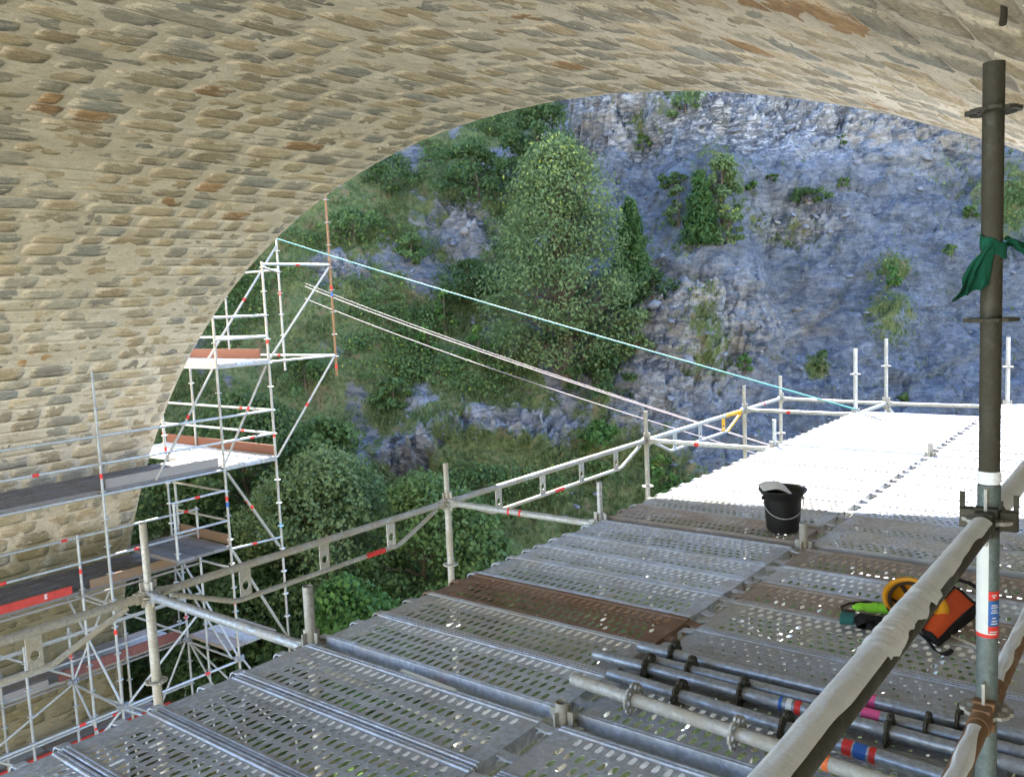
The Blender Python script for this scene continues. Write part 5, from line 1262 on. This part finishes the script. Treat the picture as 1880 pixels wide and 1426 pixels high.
# grass, undergrowth, rubble: nobody could count them
rg = np.random.RandomState(9)
flat = HP.reshape(-1, 3); vegf = HC.reshape(-1, 4)[:, 0]; wgt_area = (UU.reshape(-1)**1.0)
vis = (_hx > -40) & (_hx < 1930) & (_hy > 120) & (_hy < 1320) & (UU.reshape(-1) > 20.2) & (UU.reshape(-1) < 45)
def scatter(n, w):
    w = w*vis*wgt_area; idx = rg.choice(len(flat), n, p=w/w.sum())
    return idx, flat[idx]+rg.normal(size=(n, 3))*np.array([0.06, 0.06, 0.0])
patchy = sstep(-0.1, 0.3, fbm(flat[:, 0]*0.8, flat[:, 2]*0.9+flat[:, 1]*0.3, 77, 3))
idx, P = scatter(60000, np.clip(vegf-0.25, 0.012, 1)*(0.15+patchy))
n = len(P); V = []; F = []
for b_ in range(3):
    a = rg.uniform(0, 6.28, n); Hh = rg.uniform(0.06, 0.22, n); ln = rg.uniform(0.03, 0.16, n); wd = rg.uniform(0.012, 0.035, n)
    o = np.stack([rg.normal(size=n)*0.06, rg.normal(size=n)*0.06, 0*a], -1); dr_ = np.stack([np.cos(a), np.sin(a), 0*a], -1); sdv = np.stack([-np.sin(a), np.cos(a), 0*a], -1)
    p = P+o-np.array([0, 0, 0.03]); V.append(np.stack([p-sdv*wd[:, None], p+sdv*wd[:, None], p+dr_*ln[:, None]+np.stack([0*a, 0*a, Hh], -1)], 1))
V = np.concatenate(V).reshape(-1, 3); F = np.arange(len(V)).reshape(-1, 3)
tn = np.repeat(np.stack([rg.rand(3*n), (rg.rand(3*n) < 0.10)*rg.rand(3*n), np.zeros(3*n)], -1), 3, 0)
tag(mesh_np('grass', V, F, M['grass'], col=tn), kind='stuff')
und = np.clip(vegf-0.35, 0, 1)*sstep(0.0, 0.45, fbm(flat[:, 0]*0.35+3, flat[:, 2]*0.5+flat[:, 1]*0.2, 78, 3))
idx, P = scatter(7500, und+0.0001)
cl = []; 
for k in range(11): cl.append(P+_hn[idx]*rg.uniform(0.02, 0.42, (len(P), 1))+rg.normal(size=P.shape)*np.array([0.18, 0.18, 0.09]))
C = np.concatenate(cl); V, F = leaves_np(C, np.tile(_hn[idx], (11, 1)), 0.12, rg)
tl = np.tile(rg.uniform(-0.25, 0.25, len(P)), 11); cc = np.repeat(np.stack([np.clip(0.5+tl+rg.normal(size=len(C))*0.2, 0, 1), (rg.rand(len(C)) < 0.04)*0.7, 0*tl], -1), 4, 0)
tag(mesh_np('undergrowth', V, F, M['leaf_broad'], col=cc), kind='stuff')

ico = []; fi = None
def rock_shape(rs):
    n1 = 6; V = []
    for z, r_, o in ((-0.45, 0.65, 0), (0.05, 1.0, 0.5), (0.5, 0.6, 0.2)):
        for k in range(n1): a = 2*math.pi*(k+o+rs.uniform(-0.25, 0.25))/n1; q = r_*rs.uniform(0.72, 1.15); V.append((q*math.cos(a), q*math.sin(a)*0.75, z*rs.uniform(0.8, 1.2)))
    V += [(0, 0, -0.5), (rs.uniform(-0.2, 0.2), rs.uniform(-0.2, 0.2), 0.62)]; F = []
    for l_ in (0, 1):
        for k in range(n1): a, b = l_*n1+k, l_*n1+(k+1) % n1; F += [(a, b, b+n1), (a, b+n1, a+n1)]
    for k in range(n1): F += [(18, (k+1) % n1, k), (19, 2*n1+k, 2*n1+(k+1) % n1)]
    return np.array(V), np.array(F)
shapes = [rock_shape(np.random.RandomState(200+k)) for k in range(9)]
bareness = np.clip(1-vegf, 0.03, 1)*(0.25+sstep(-0.1, 0.4, fbm(flat[:, 0]*0.5, flat[:, 2]*0.6, 79, 3))); bareness *= np.where(_hn[:, 2] > 0.35, 1, 0.35)
idx, P = scatter(5500, bareness)
VV, FF, o_ = [], [], 0
for k in range(len(P)):
    v, f = shapes[k % 9]; s = 0.038*math.exp(rg.normal()*0.55); q = Matrix.Rotation(rg.uniform(0, 6.28), 3, 'Z') @ Matrix.Rotation(rg.uniform(-0.9, 0.9), 3, 'X')
    w = (v*np.array([1, 1, rg.uniform(0.35, 0.8)])) @ np.array(q).T*s+P[k]; VV.append(w); FF.append(f+o_); o_ += len(v)
tag(mesh_np('rubble', np.concatenate(VV), np.concatenate(FF), M['rock']), kind='stuff')
big_r = [(1085, 352, 24), (1462, 570, 26), (1440, 578, 20), (1560, 505, 20), (1215, 470, 14), (1352, 495, 18), (1630, 285, 22), (1572, 300, 18), (1514, 689, 9), (1540, 710, 12), (1424, 706, 9), (1500, 715, 8), (1390, 408, 14), (1455, 392, 16), (1500, 400, 18), (1480, 420, 20), (1520, 425, 16), (1430, 405, 14), (1550, 395, 16),
         (1200, 560, 30), (1230, 590, 24), (1265, 660, 34), (1300, 610, 26), (1330, 650, 24), (1180, 750, 24), (1230, 735, 22), (1150, 765, 26), (760, 495, 14), (850, 425, 26), (880, 410, 20), (835, 445, 18), (1010, 735, 14), (1040, 950, 20), (1060, 930, 18), (1190, 860, 18), (1240, 850, 16), (1260, 905, 16),
         (1400, 200, 30), (1350, 240, 24), (1450, 235, 26), (1500, 260, 28), (1290, 230, 22), (1600, 250, 26), (1700, 300, 24), (1150, 215, 20), (1110, 250, 18), (1690, 345, 16), (1590, 575, 12), (1720, 560, 10), (1780, 610, 12), (1400, 640, 12), (1770, 700, 10), (700, 430, 14), (745, 600, 10), (1675, 470, 12), (1550, 610, 10)]
rk = np.random.RandomState(31)
rme = [mesh_np('rock', v, f, M['rock']) for v, f in shapes]
rmesh = [o.data for o in rme]
for o in rme: bpy.data.objects.remove(o)
for k, (px, py, s) in enumerate(big_r):
    p = hill_at(px, py); d = float((np.array(p)-np.array([0, 0, CAM_H])) @ C_F); sz = s/F_PX*d*0.55
    o = link('rock', rmesh[k % 9], hillside, tuple(p), (rk.uniform(-0.8, 0.8), rk.uniform(-0.5, 0.5), rk.uniform(0, 6.28))); o.scale = (sz, sz, sz*rk.uniform(0.45, 0.9))
